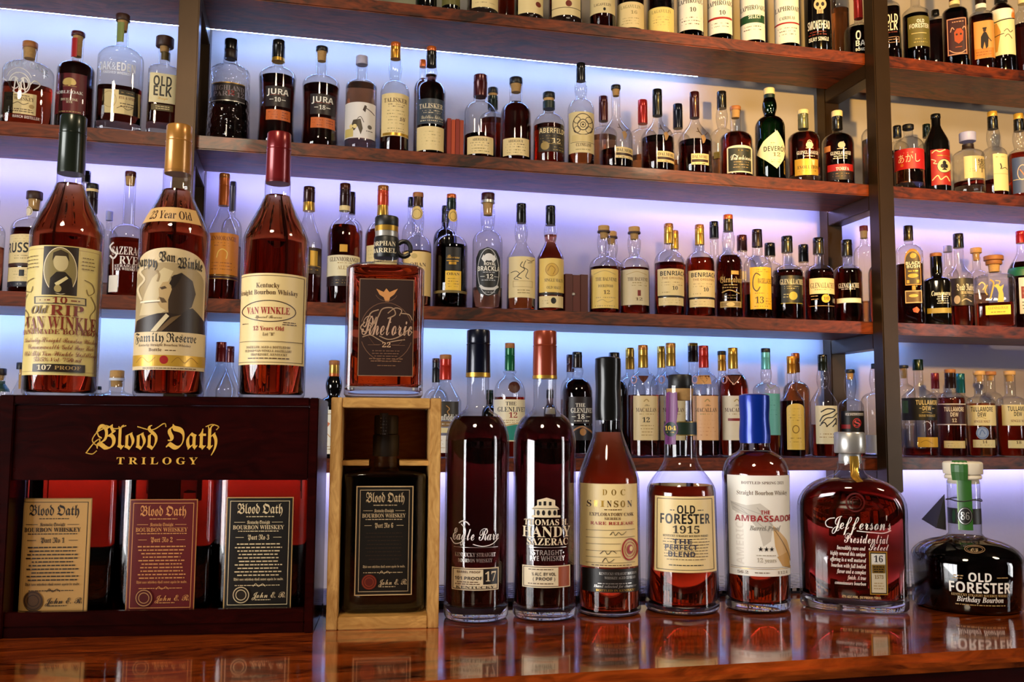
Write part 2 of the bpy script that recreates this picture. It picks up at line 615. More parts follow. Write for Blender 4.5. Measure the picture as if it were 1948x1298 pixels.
class LabelMaker:
    step = 0.06

    def __init__(self, spot, shape, axis_x=True):
        self.s, self.sh = spot, shape
        self.mb = MB()
        self.layer = 0

    def xz(self, px, py):
        s = self.s
        z0 = s.z(py)
        rx, ry, n = self.sh.at(z0)
        z = s.z(py, -ry)
        rx, ry, n = self.sh.at(z)
        # horizontal: solve on the body's front
        yl = -ry
        # centre line of the picture at that height
        xm = s.xc
        for _ in range(2):
            u, _z = s.plane(xm, py)
            xm -= u * F_PX / s.D
        x = 0.0
        for _ in range(4):
            a = s.plane(px, py, yl)[0]
            x = max(-0.975 * rx, min(0.975 * rx, a))
            yl = -ry * (1 - abs(x / rx) ** n) ** (1.0 / n)
        return x, z

    def th(self, x, z):
        rx, ry, n = self.sh.at(z)
        if n > 2.6:
            return x / rx
        return math.asin(max(-1, min(1, x / rx)))

    def P(self, t, z, eps):
        """t: angle (round) or x/rx (boxy)"""
        rx, ry, n = self.sh.at(z)
        if n > 2.6:
            x = t * rx
            y = -ry * max(0.0, 1 - abs(t) ** n) ** (1.0 / n)
            return (x, y - eps, z)
        return ((rx + eps) * math.sin(t), -(ry + eps) * math.cos(t), z)

    def eps(self):
        self.layer += 1
        return 0.0004 + 0.00004 * self.layer

    def quadgrid(self, t0, t1, z0, z1, mat, top=None, nu=None, nv=None):
        e = self.eps()
        nv = nv or max(1, int(abs(z1 - z0) / 0.006))
        # break on one common grid of angles, so that stacked papers have the same facets
        st = self.step
        cuts = [t0] + [k * st for k in range(int(math.floor(t0 / st)) + 1, int(math.ceil(t1 / st)))] + [t1]
        for a, b in zip(cuts, cuts[1:]):
            za = top((a - t0) / (t1 - t0)) if top else z1
            zb = top((b - t0) / (t1 - t0)) if top else z1
            for j in range(nv):
                f0, f1 = j / nv, (j + 1) / nv
                self.mb.face([self.P(a, z0 + (za - z0) * f0, e), self.P(b, z0 + (zb - z0) * f0, e),
                              self.P(b, z0 + (zb - z0) * f1, e), self.P(a, z0 + (za - z0) * f1, e)], mat)

    def tri(self, pts, mat, e, lim=0.07):
        d = [(pts[i], pts[(i + 1) % 3]) for i in range(3)]
        L = [abs(a[0] - b[0]) for a, b in d]
        m = max(L)
        if m > lim:
            i = L.index(m)
            a, b = d[i]
            c = pts[(i + 2) % 3]
            mid = ((a[0] + b[0]) / 2, (a[1] + b[1]) / 2)
            self.tri((a, mid, c), mat, e, lim)
            self.tri((mid, b, c), mat, e, lim)
        else:
            self.mb.face([self.P(p[0], p[1], e) for p in pts], mat)

    def tz(self, px, py):
        x, z = self.xz(px, py)
        return self.th(x, z), z

    def ext(self, x0, x1):
        xc = self.s.xc
        if x0 is None:
            x0 = xc - 4000
        if x1 is None:
            x1 = xc + 4000
        return x0, x1

    def add(self, it):
        k = it[0]
        if k in 'rR':                       # paper: x0,x1,y0,y1,colour[,arch px]
            x0, x1 = self.ext(it[1], it[2])
            ym = (it[3] + it[4]) / 2
            t0 = self.tz(x0, ym)[0]
            t1 = self.tz(x1, ym)[0]
            za = self.tz((x0 + x1) / 2 if abs(x1 - x0) < 2000 else self.s.xc, it[3])[1]
            zb = self.tz((x0 + x1) / 2 if abs(x1 - x0) < 2000 else self.s.xc, it[4])[1]
            top = None
            if len(it) > 6 and it[6]:
                ah = (za - zb) * it[6] / (it[4] - it[3])
                top = lambda f: za - ah * (1 - math.sqrt(max(0.0, 1 - (2 * f - 1) ** 2)))
                self.quadgrid(t0, t1, zb, za, C(it[5]), top, nu=14)
            else:
                self.quadgrid(t0, t1, zb, za, C(it[5]))
        elif k == 't':                      # text: x0,x1,yc,h,'TEXT',style,colour
            x0, x1, yc, h, s, st, col = it[1:8]
            tr, W = text_tris(s, st)
            if not tr:
                return
            t0, zc = self.tz(x0, yc)
            t1, _ = self.tz(x1, yc)
            hh = abs(self.tz((x0 + x1) / 2, yc - h / 2)[1] - self.tz((x0 + x1) / 2, yc + h / 2)[1])
            zc = (self.tz((x0 + x1) / 2, yc)[1])
            e = self.eps()
            m = C(col)
            arc = it[8] if len(it) > 8 else 0.0
            for t in tr:
                q = []
                for p in t:
                    f = p[0] / W
                    q.append((t0 + (t1 - t0) * f, zc + (p[1] - 0.5) * hh + arc * hh * (1 - (2 * f - 1) ** 2)))
                self.tri(q, m, e)
        elif k == 'v':                      # upright column of text read from the bottom: x0,x1,y0,y1,'TEXT',style,colour
            x0, x1, y0, y1, s, st, col = it[1:8]
            tr, W = text_tris(s, st)
            ym = (y0 + y1) / 2
            t0, t1 = self.tz(x0, ym)[0], self.tz(x1, ym)[0]
            z0, z1 = self.tz((x0 + x1) / 2, y1)[1], self.tz((x0 + x1) / 2, y0)[1]
            e = self.eps()
            for t in tr:
                self.tri(tuple((t1 - (t1 - t0) * p[1], z0 + (z1 - z0) * p[0] / W) for p in t), C(col), e)
        elif k == 'f':                      # rows of print too small to read: x0,x1,y,n,dy,colour
            x0, x1, y, n, dy, col = it[1:7]
            hpx = it[7] if len(it) > 7 else 1.6
            e = self.eps()
            m = C(col)
            rr = random.Random(int(x0 * 7 + y * 3))
            for i in range(n):
                yy = y + i * dy
                ins = rr.uniform(0.0, 0.12) * (x1 - x0)
                x = x0 + ins
                while x < x1 - ins - 1:
                    w = min(rr.uniform(2.2, 7.5) * max(1, hpx / 1.6), x1 - ins - x)
                    a = self.tz(x, yy - hpx / 2)
                    b = self.tz(x + w, yy + hpx / 2)
                    self.mb.face([self.P(a[0], b[1], e), self.P(b[0], b[1], e), self.P(b[0], a[1], e), self.P(a[0], a[1], e)], m)
                    x += w + rr.uniform(0.8, 1.8) * max(1, hpx / 1.6)
        elif k in 'oO':                     # ellipse xc,yc,rx,ry,colour
            xc, yc, rx, ry, col = it[1:6]
            e = self.eps()
            m = C(col)
            c = self.tz(xc, yc)
            ring = [self.tz(xc + rx * math.cos(a * PI / 16), yc + ry * math.sin(a * PI / 16)) for a in range(32)]
            for i in range(32):
                self.tri((c, ring[(i + 1) % 32], ring[i]), m, e)
        elif k == 'g':                      # ring xc,yc,rx,ry,w,colour[,a0,a1]
            xc, yc, rx, ry, w, col = it[1:7]
            a0, a1 = (it[7], it[8]) if len(it) > 8 else (0, 360)
            N = max(8, int(abs(a1 - a0) / 10))
            pts = []
            for i in range(N + 1):
                a = math.radians(a0 + (a1 - a0) * i / N)
                pts.append((xc + rx * math.cos(a), yc - ry * math.sin(a)))
            self.stroke(pts, w, col)
        elif k in 'pP':                     # polygon pts,colour
            pts, col = it[1], it[2]
            e = self.eps()
            q = [self.tz(*p) for p in pts]
            for t in tessellate_polygon([[Vector((a, b, 0)) for a, b in q]]):
                self.tri(tuple(q[i] for i in t), C(col), e)
        elif k == 'b':                      # frame x0,x1,y0,y1,w,colour
            x0, x1, y0, y1, w, col = it[1:7]
            x0, x1 = self.ext(x0, x1)
            ym, xm = (y0 + y1) / 2, (x0 + x1) / 2
            for q in ((x0, x1, y0, y0 + w), (x0, x1, y1 - w, y1), (x0, x0 + w, y0 + w, y1 - w), (x1 - w, x1, y0 + w, y1 - w)):
                self.quadgrid(self.tz(q[0], ym)[0], self.tz(q[1], ym)[0], self.tz(xm, q[3])[1], self.tz(xm, q[2])[1], C(col))
        elif k == 'l':
            self.stroke(it[1], it[2], it[3])
        elif k == 'S':                      # smooth stroke through points
            P_ = it[1]
            out = []
            for i in range(len(P_) - 1):
                p0, p1, p2, p3 = P_[max(i - 1, 0)], P_[i], P_[i + 1], P_[min(i + 2, len(P_) - 1)]
                for j in range(6):
                    t = j / 6
                    out.append(tuple(0.5 * (2 * p1[c] + (p2[c] - p0[c]) * t + (2 * p0[c] - 5 * p1[c] + 4 * p2[c] - p3[c]) * t * t + (3 * p1[c] - p0[c] - 3 * p2[c] + p3[c]) * t ** 3) for c in (0, 1)))
            out.append(P_[-1])
            self.stroke(out, it[2], it[3])

    def stroke(self, pts, w, col):
        e = self.eps()
        m = C(col)
        for a, b in zip(pts, pts[1:]):
            dx, dy = b[0] - a[0], b[1] - a[1]
            l = math.hypot(dx, dy)
            if l < 1e-6:
                continue
            nx, ny = -dy / l * w / 2, dx / l * w / 2
            ex, ey = dx / l * w * 0.25, dy / l * w * 0.25
            q = [self.tz(a[0] + nx - ex, a[1] + ny - ey), self.tz(b[0] + nx + ex, b[1] + ny + ey), self.tz(b[0] - nx + ex, b[1] - ny + ey), self.tz(a[0] - nx - ex, a[1] - ny - ey)]
            self.tri((q[0], q[1], q[2]), m, e)
            self.tri((q[0], q[2], q[3]), m, e)


def shoulder(zs, zn, r, rn, kind, n=9):
    """rings from body (zs, r) up to neck (zn, rn)"""
    out = []
    for i in range(1, n + 1):
        t = i / n
        if kind == 'round':                      # quarter ellipse then a small reverse curve
            if t < 0.8:
                a = t / 0.8 * PI / 2 * 0.86
                f = math.cos(a)
                g = math.sin(a) / math.sin(PI / 2 * 0.86) * 0.8
            else:
                f0 = math.cos(PI / 2 * 0.86)
                q = (t - 0.8) / 0.2
                f = f0 * (1 - q) ** 2
                g = 0.8 + 0.2 * q
            out.append((zs + (zn - zs) * g, rn + (r - rn) * f))
        elif kind == 'slope':
            f = 1 - (0.5 - 0.5 * math.cos(PI * (0.12 + 0.88 * t))) * 1.0
            f = 1 - (t * 0.7 + 0.3 * (0.5 - 0.5 * math.cos(PI * t)))
            out.append((zs + (zn - zs) * t, rn + (r - rn) * f))
        else:                                    # 's'
            f = 0.5 + 0.5 * math.cos(PI * t)
            out.append((zs + (zn - zs) * t, rn + (r - rn) * f))
    return out


def bottle(spot, W, ytop, caps, wcap, yn, ys, label, group=None, wn=None, sh='round', liq='dark', fill=None, glass='clear', n=2.0, ry=1.0,
           wb=None, L=(), cork=None, nb=None, base=None, seg=32, ncap=None, cat='bottle', name='whisky_bottle', waist=None, lipw=None, basen='glass_base', capn=None):
    """all sizes are photograph pixels, turned to metres at the bottle's own distance"""
    m = spot.mpp()
    Z = spot.z
    root = empty(name, spot.P, spot.rz, label, cat, group)
    H = Z(ytop)
    r = W * m / 2
    rb = (wb or W) * m / 2
    rn = (wn or wcap * 0.92) * m / 2
    zs, zn = Z(ys), Z(yn)
    yc = caps[-1][0]
    zc = Z(yc)
    pr = []                                         # (z, radius, isbody)
    pr += [(0.0, rb * 0.9), (0.0012, rb * 0.96), (0.004, rb)]
    if waist:
        for i in range(1, 8):
            t = i / 8
            f = rb + (r - rb) * t - (waist * r) * math.sin(PI * t)
            pr.append((0.004 + (zs - 0.004) * t, f))
    else:
        pr.append((0.004 + (zs - 0.004) * 0.5, rb + (r - rb) * 0.5))
    pr.append((zs, r))
    body_top = len(pr)
    pr += shoulder(zs, zn, r, rn, sh)
    zt = max(zc + 0.003, zn + 0.002)
    if nb:
        rbulge = nb * m / 2
        for i in range(1, 6):
            t = i / 6
            pr.append((zn + (zt - zn) * t, rn + (rbulge - rn) * math.sin(PI * t)))
    pr.append((zt, rn))

    def nn(i, z):
        if n <= 2.0:
            return 2.0
        if z <= zs:
            return n
        return max(2.0, n + (2.0 - n) * (z - zs) / max(1e-6, zn - zs))

    def ryf(z):
        if ry == 1.0 or z >= zn:
            return 1.0
        if z <= zs:
            return ry
        return ry + (1 - ry) * (z - zs) / (zn - zs)
    rings = []
    for i, (z, q) in enumerate(pr):
        rings.append((z, q, max(q * ryf(z), min(q, rn)), nn(i, z)))
    shape = Shape(rings)
    gm = GLASS[glass]
    mb = MB()
    zbase = Z(base) if base else 0.0
    if base:
        gl = [rg for rg in rings if rg[0] > zbase]
        a = shape.at(zbase)
        mb.loft([(zbase, a[0], a[1], a[2])] + gl, gm, seg, cap0=False, cap1=False)
        mb.build('glass_body', root, angle=50)
        bb = MB()
        low = [rg for rg in rings if rg[0] < zbase - 0.001]
        bb.loft(low + [(zbase - 0.0006, a[0], a[1], a[2])], BASE_GLASS, seg)
        bb.build(basen, root, angle=50)
    else:
        mb.loft(rings, gm, seg, cap1=False, cap0=(glass != 'black'))
        mb.build('glass_body', root, angle=50)
    if fill is not None and glass != 'black':
        zf = Z(fill)
        z0 = zbase + 0.0006 if base else 0.004
        k = 0.955
        lr = []
        a = shape.at(z0 + 0.002)
        lr.append((z0, a[0] * k * 0.93, a[1] * k * 0.93, a[2]))
        lr.append((z0 + 0.0025, a[0] * k, a[1] * k, a[2]))
        for rg in rings:
            if z0 + 0.005 < rg[0] < zf - 0.001:
                lr.append((rg[0], rg[1] * k - 0.0003, rg[2] * k - 0.0003, rg[3]))
        a = shape.at(zf)
        lr.append((zf, a[0] * k - 0.0003, a[1] * k - 0.0003, a[2]))
        lm = MB()
        lm.loft(lr, LIQ[liq], seg)
        lm.build('liquid', root, angle=50)
    # caps and capsules, top to bottom
    yprev = ytop
    for ci, cp in enumerate(caps):
        yb, col = cp[0], cp[1]
        w = (cp[2] if len(cp) > 2 else wcap) * m / 2
        z1, z0 = Z(yprev), Z(yb)
        cm = MB()
        top = ci == 0
        if col.startswith('plug:'):
            mt = C(col[5:])
            cm.loft([(z0, w * 0.96, w * 0.96, 2), (z0 + 0.0012, w, w, 2), (z1 - 0.002, w, w, 2), (z1 - 0.0005, w * 0.94, w * 0.94, 2), (z1, w * 0.82, w * 0.82, 2)], mt, 28)
            nm = 'stopper'
        elif col == 'cork':
            cm.loft([(z0, w * 0.8, w * 0.8, 2), (z1, w * 0.9, w * 0.9, 2)], C('cork'), 24)
            nm = 'cork'
        elif col.startswith('band:'):
            cm.loft([(z0, w * 1.04, w * 1.04, 2), (z1, w * 1.04, w * 1.04, 2)], C(col[5:]), 28)
            nm = 'neck_band'
        elif col.startswith('wax:'):
            rr = random.Random(int(spot.xc))
            lr = []
            for i in range(9):
                t = i / 8
                lr.append((z0 + (z1 - z0) * t, w * (1.03 + 0.03 * math.sin(t * 9) - 0.02 * t), w * (1.03 + 0.03 * math.sin(t * 9 + 1) - 0.02 * t), 2))
            lr += [(z1 + 0.001, w * 0.92, w * 0.92, 2), (z1 + 0.002, w * 0.7, w * 0.7, 2)]
            cm.loft(lr, foil(col[4:]), 28)
            nm = 'wax_seal'
        else:
            mt = foil(col)
            h = z1 - z0
            rs = [(z0, w * 1.0, w * 1.0, 2), (z0 + h * 0.04, w * 1.02, w * 1.02, 2)]
            if h > w * 2.2:
                q = z1 - min(h * 0.34, w * 1.5)
                rs += [(q - 0.001, w * 0.99, w * 0.99, 2), (q, w * 1.03, w * 1.03, 2), (q + 0.001, w * 0.96, w * 0.96, 2), (q + 0.0025, w * 0.99, w * 0.99, 2)]
            if top:
                rs += [(z1 - 0.0016, w * 0.985, w * 0.985, 2), (z1 - 0.0004, w * 0.93, w * 0.93, 2), (z1, w * 0.8, w * 0.8, 2)]
            else:
                rs += [(z1, w * 0.99, w * 0.99, 2)]
            cm.loft(rs, mt, 28)
            nm = 'cap' if (top and h < w * 2.4) else 'foil_capsule'
        cm.build(cp[3] if len(cp) > 3 else nm, root, angle=40)
        yprev = yb
    if cork:
        zq = Z(cork)
        cm = MB()
        cm.loft([(zq, rn * 0.72, rn * 0.72, 2), (zc, rn * 0.86, rn * 0.86, 2)], C('cork'), 20)
        cm.build('cork', root)
    if L:
        lay_labels(spot, shape, L, root)
    return root, shape

def lay_labels(spot, shape, L, root):
    cur, nm, named = LabelMaker(spot, shape), 'printed_lettering', False

    def flush():
        if cur.mb.f:
            cur.mb.build(nm, root, smooth=False)
    for it in L:
        k = it[0]
        if k == 'N':
            flush()
            cur, nm, named = LabelMaker(spot, shape), it[1], True
            cur.layer = it[2] if len(it) > 2 else 0
            continue
        if k in 'RPO':
            if cur.mb.f or not named:
                flush()
                lay = cur.layer if k in 'PO' else 0
                cur = LabelMaker(spot, shape)
                cur.layer = lay
                nm = {'R': 'label', 'P': 'label', 'O': 'round_seal'}[k]
            named = False
        cur.add(it)
    flush()
# ------------------------------------------------------------------ the setting
M_WALL = principled('plaster_wall', lin('#b4aaa0'), 0.85, bump=0.25, bscale=60, vary=0.10, vscale=3.0)
M_ROOM = principled('room_plaster', lin('#2c221a'), 0.9, vary=0.1, vscale=2)
M_FLOOR = wood('floor_boards', lin('#1c100a'), lin('#3a2113'), 0, 0.4, 0.1, 0.6)
M_SHELF = wood('stained_shelf_wood', lin('#240a03'), lin('#8a380e'), 0, 0.42, 0.08, 1.0)
M_BAR = wood('varnished_bar_wood', lin('#2a0502'), lin('#c0541a'), 0, 0.14, 1.0, 1.3)
M_STEEL = principled('dark_steel', lin('#3c2a16'), 0.36, 0.55, bump=0.05, bscale=40, vary=0.3, vscale=8)
M_MAHO = wood('dark_mahogany', lin('#160101'), lin('#2a0403'), 0, 0.24, 0.1, 2.0)
next(n for n in M_MAHO.node_tree.nodes if n.type == 'BSDF_PRINCIPLED').inputs['Specular IOR Level'].default_value = 0.25
M_PINE = wood('pale_pine', lin('#a8783a'), lin('#dcae68'), 2, 0.5, 0.05, 3.0)
M_PINEX = wood('pale_pine_crosswise', lin('#a8783a'), lin('#d8a85e'), 0, 0.5, 0.05, 3.0)
M_PANEL = wood('reddish_back_panel', lin('#9a5424'), lin('#c47a3a'), 0, 0.6, 0.0, 2.0)
M_DAY = emission('daylight_pane', (0.97, 0.97, 0.97, 1), 17.0)
M_FRAME = principled('window_frame_paint', lin('#3a3028'), 0.5)
M_MATMETAL = principled('bar_mat_pale', lin('#c9cbe0'), 0.4, 0.1)
M_MATDARK = principled('bar_mat_dark', lin('#20223a'), 0.6)

YW = 2.695        # face of the wall behind the shelves
YF = 2.40        # front edge of the shelves
YB = 2.615       # back edge of the shelves
THK = 0.036
SHELF_Z = {'A': EYE.z + 1.1394, 'B': EYE.z + 0.7319, 'C': EYE.z + 0.3159, 'D': EYE.z - 0.0838}
X_LEFT = (-0.320, -0.271)
X_RIGHT = (1.646, 1.698)
FLOOR_Z = -1.07

def slab(name, x0, x1, y0, y1, z0, z1, mat):
    mb = MB()
    mb.box(x0, x1, y0, y1, z0, z1, mat)
    return struct(mb.build(name, smooth=False))

slab('floor', -3.4, 5.2, -3.6, 2.8, FLOOR_Z - 0.1, FLOOR_Z, M_FLOOR)
slab('ceiling', -3.4, 5.2, -3.6, 2.8, 2.15, 2.25, M_ROOM)
slab('wall_back', -3.4, 5.2, YW, YW + 0.1, FLOOR_Z, 2.15, M_WALL)
slab('wall_front', -3.4, 5.2, -3.7, -3.6, FLOOR_Z, 2.15, M_ROOM)

def side_wall(name, x0, x1, wy0, wy1, wz0, wz1, win, inner):
    """wall along Y with a window opening; the lit pane sits in the opening"""
    mb = MB()
    mb.box(x0, x1, -3.6, wy0, FLOOR_Z, 2.15, M_ROOM)
    mb.box(x0, x1, wy1, 2.695, FLOOR_Z, 2.15, M_ROOM)
    mb.box(x0, x1, wy0, wy1, FLOOR_Z, wz0, M_ROOM)
    mb.box(x0, x1, wy0, wy1, wz1, 2.15, M_ROOM)
    struct(mb.build(name, smooth=False))
    wroot = bpy.data.objects.new(win, None)
    wroot.location = ((x0 + x1) / 2, (wy0 + wy1) / 2, wz0)
    COL.objects.link(wroot)
    struct(wroot)
    ox, oy, oz = wroot.location
    xm = (x0 + x1) / 2 - ox
    pb = MB()
    pb.box(xm - 0.006, xm + 0.006, wy0 - oy, wy1 - oy, 0, wz1 - oz, M_DAY)
    struct(pb.build('pane', wroot, smooth=False))
    fb = MB()
    w = 0.035
    a, b, h = wy0 - oy, wy1 - oy, wz1 - oz
    for q in ((a, a + w, 0, h), (b - w, b, 0, h), (a, b, 0, w), (a, b, h - w, h), ((2 * a + b) / 3 - w / 2, (2 * a + b) / 3 + w / 2, 0, h), ((a + 2 * b) / 3 - w / 2, (a + 2 * b) / 3 + w / 2, 0, h)):
        fb.box(xm - 0.03, xm + 0.03, q[0], q[1], q[2], q[3], M_FRAME)
    struct(fb.build('window_frame', wroot, smooth=False))

side_wall('wall_left', -3.4, -3.3, -1.70, 0.55, -0.70, 0.80, 'window_1', 1)
side_wall('wall_right', 5.1, 5.2, -2.3, -1.5, -0.6, 1.5, 'window_2', -1)

# shelf boards
BAY = {'left': (-1.75, -0.2955), 'middle': (-0.2955, 1.672), 'right': (1.672, 3.3)}
ORD = {'A': 'top', 'B': 'second', 'C': 'third', 'D': 'bottom'}
for s in 'ABCD':
    for bay, (a, b) in BAY.items():
        mb = MB()
        mb.box(-(b - a) / 2 + 0.0005, (b - a) / 2 - 0.0005, 0, YB - YF, -THK, 0, M_SHELF)
        o = mb.build('wooden_shelf', bevel=0.003)
        o.location = ((a + b) / 2, YF, SHELF_Z[s])
        # each board its own stretch of grain
        tag(o, 'dark stained wooden shelf board, %s of the four in the %s bay' % (ORD[s], bay), 'shelf', 'wooden shelf boards')

# steel uprights with a bar under every board
def frame(x0, x1, lab):
    root = empty('shelf_upright', ((x0 + x1) / 2, 2.35, 0.025), 0, lab, 'shelf upright', 'steel shelf uprights')
    w = (x1 - x0) / 2
    z1 = 2.1 - 0.025
    for y in (0.0, 0.27):
        mb = MB()
        mb.box(-w, w, y, y + 0.05, 0, z1, M_STEEL)
        mb.build('post', root, bevel=0.003)
    for s in 'ABCD':
        z = SHELF_Z[s] - THK - 0.025
        mb = MB()
        mb.box(-w * 0.98, w * 0.98, 0.0502, 0.2698, z - 0.044, z - 0.0004, M_STEEL)
        mb.build('crossbar', root, bevel=0.002)
    return root

frame(*X_LEFT, 'dark steel shelf upright at left, between the left and middle bays')
frame(*X_RIGHT, 'dark steel shelf upright at right, brown front face catching gold light')

# LED strips clipped behind the back edge of the boards
def led(s, x0, x1, col, power, lab):
    mb = MB()
    n = max(1, int((x1 - x0) / 0.25))
    z = SHELF_Z[s] - THK + 0.0065
    mat = emission('led_%s_%d' % (s, int(x0 * 100)), col + (1,), power)
    for i in range(n):
        a, b = x0 + (x1 - x0) * i / n, x0 + (x1 - x0) * (i + 1) / n
        mb.tube([(a, 0, 0), (b, 0, 0)], 0.0035, mat, 6)
    o = mb.build('led_strip')
    o.location = (0, YB + 0.0065, z)
    hb = MB()
    hb.box(x0, x1, -0.006, 0.016, 0.006, 0.0075, C('silver'))  # added lip, unseen behind the board, blocks the strip's upward light
    hb.build('light_shield', o, smooth=False)
    tag(o, lab, 'light strip', 'led strips behind the shelves')

LEDC = {'A': (0.28, 0.45, 1.0), 'B': (0.29, 0.315, 1.0), 'C': (0.18, 0.37, 1.0), 'D': (0.38, 0.40, 1.0)}
led('A', -1.6, 1.20, LEDC['A'], 78, 'blue white light strip behind the top shelf, glowing on the wall under it')
led('B', -1.6, 3.2, LEDC['B'], 100, 'lilac light strip behind the second shelf, glowing on the wall under it')
led('C', -1.6, 1.93, LEDC['C'], 104, 'sky blue light strip behind the third shelf, glowing on the wall under it')
led('D', -1.6, 3.2, LEDC['D'], 125, 'pale lilac light strip behind the bottom shelf, glowing on the wall under it')

# the bar
bar = empty('bar_counter', (0.3, 0.762, FLOOR_Z), 0, 'glossy orange brown wooden bar counter along the bottom of the photo', 'bar counter')
mb = MB()
mb.box(-2.4, 2.4, 0, 0.44, -FLOOR_Z - 0.018, -FLOOR_Z, M_BAR)
o = mb.build('countertop', bar, bevel=0.007)
mb = MB()
mb.box(-2.4, 2.4, 0.006, 0.10, 0, -FLOOR_Z - 0.0182, M_MAHO)
mb.build('front_panel', bar, smooth=False)

mat_o = MB()
Lm, Wm = 1.36, 0.105
mat_o.box(-Lm / 2, Lm / 2, 0, Wm, 0.0, 0.003, M_MATDARK)
for i in range(9):
    y = Wm * i / 8
    mat_o.box(-Lm / 2, Lm / 2, max(0, y - 0.003), min(Wm, y + 0.003), 0.003, 0.007, M_MATMETAL)
for i in range(108):
    x = -Lm / 2 + Lm * i / 107
    mat_o.box(x - 0.0035, x + 0.0035, 0, Wm, 0.003, 0.0065, M_MATMETAL)
mo = mat_o.build('bar_mat', smooth=False)
mo.location = (0.716, 1.074, 0.0)
tag(mo, 'pale perforated bar mat lying along the back edge of the counter', 'bar mat')
# ------------------------------------------------------------------ the front row on the bar
def stand(xc, ybase, W):
    """a place on the counter whose front foot shows at ybase"""
    p = on_z(xc, ybase, 0.0)
    d = Vector((p.x - EYE.x, p.y - EYE.y, 0))
    r = W / 2 * d.length / F_PX * 0.97
    p = p + d.normalized() * r
    return Spot((p.x, p.y, 0.0006), xc)

FG = 'bottles in the front row on the bar'

# --- tall dark bottle, black capsule
s = stand(905, 1187, 120)
bottle(s, 120, 628, [(710, 'navycap'), (718, 'band:gold')], 45, 770, 842, 'tall dark bourbon bottle with navy capsule and small 17 label on the bar', FG, wn=42,
       liq='deep', fill=792, base=1146, seg=64, basen='glass_base', L=[
    ('t', 862, 948, 1016, 25, 'Eagle Rare', 'sc', 'white2'), ('S', [(858, 1026), (866, 1036), (880, 1030), (886, 1010), (878, 998)], 1.6, 'white2'),
    ('S', [(900, 1036), (918, 1040), (936, 1036), (947, 1026)], 1.4, 'white2'), ('S', [(874, 996), (880, 992), (888, 994), (893, 999)], 2.2, 'white2'),
    ('l', [(864, 1042), (946, 1042)], 0.9, 'silver'),
    ('t', 866, 942, 1056, 7.5, 'KENTUCKY STRAIGHT', 'sf', 'silver'), ('t', 872, 936, 1067, 7, 'BOURBON WHISKEY', 'sf', 'silver'),
    ('R', 860, 948, 1081, 1124, 'pale'), ('r', 919, 946, 1083, 1113, 'ink'), ('t', 923, 943, 1098, 18, '17', 'sf', 'pale'),
    ('b', 862, 946, 1083, 1122, 1.2, 'brown'), ('t', 870, 914, 1089, 4, 'BARREL PROOF', 'sb', 'brownink'), ('t', 866, 917, 1101, 6, '101 PROOF', 'sb', 'ink'), ('f', 866, 914, 1108, 2, 4, 'brownink'), ('t', 868, 940, 1118, 4.5, 'KENTUCKY', 'sf', 'ink')])

# --- tall dark bottle, red capsule
s = stand(1035, 1184, 117)
bld = [(1018, 981), (1018, 970), (1012, 970), (1014, 966), (1022, 962), (1022, 952), (1040, 947), (1056, 952), (1056, 962), (1062, 966), (1064, 970), (1060, 970), (1060, 981)]
bottle(s, 117, 630, [(715, 'rustcap'), (721, 'band:gold')], 45, 772, 844, 'tall dark rye bottle with rust red capsule and domed building drawing on the bar', FG, wn=43,
       liq='deep', fill=793, base=1148, seg=64, L=[
    ('p', bld, 'pale'), ('r', 1012, 1066, 981, 985, 'pale'), ('r', 1025, 1030, 955, 962, 'ink'), ('r', 1034, 1039, 954, 962, 'ink'), ('r', 1044, 1049, 955, 962, 'ink'),
    ('o', 1024, 976, 3, 5, 'ink'), ('o', 1034, 976, 3, 5, 'ink'), ('o', 1045, 976, 3, 5, 'ink'), ('o', 1055, 976, 3, 5, 'ink'), ('l', [(1014, 968), (1064, 968)], 1, 'ink'),
    ('t', 998, 1079, 994, 11, 'THOMAS H.', 'sf', 'pale'), ('t', 995, 1083, 1012, 20, 'HANDY', 'sf', 'pale'), ('t', 1003, 1079, 1031, 13, 'SAZERAC', 'sf', 'pale'),
    ('l', [(1008, 1042), (1076, 1042)], 1.2, 'silver'), ('t', 1010, 1072, 1052, 9, '•STRAIGHT•', 'sb', 'silver'), ('t', 1009, 1073, 1063, 9, 'RYE WHISKEY', 'sb', 'silver'),
    ('R', 994, 1084, 1077, 1119, 'pale'), ('b', 996, 1082, 1079, 1117, 1.2, 'brown'), ('r', 1062, 1082, 1079, 1117, '#a04a20'), ('t', 1012, 1058, 1093, 6, '% ALC. BY VOL.', 'sb', 'ink'), ('t', 1014, 1056, 1102, 6, '( PROOF )', 'sb', 'ink'), ('f', 1000, 1058, 1084, 1, 4, 'brownink'), ('f', 1000, 1058, 1111, 1, 4, 'brownink')])

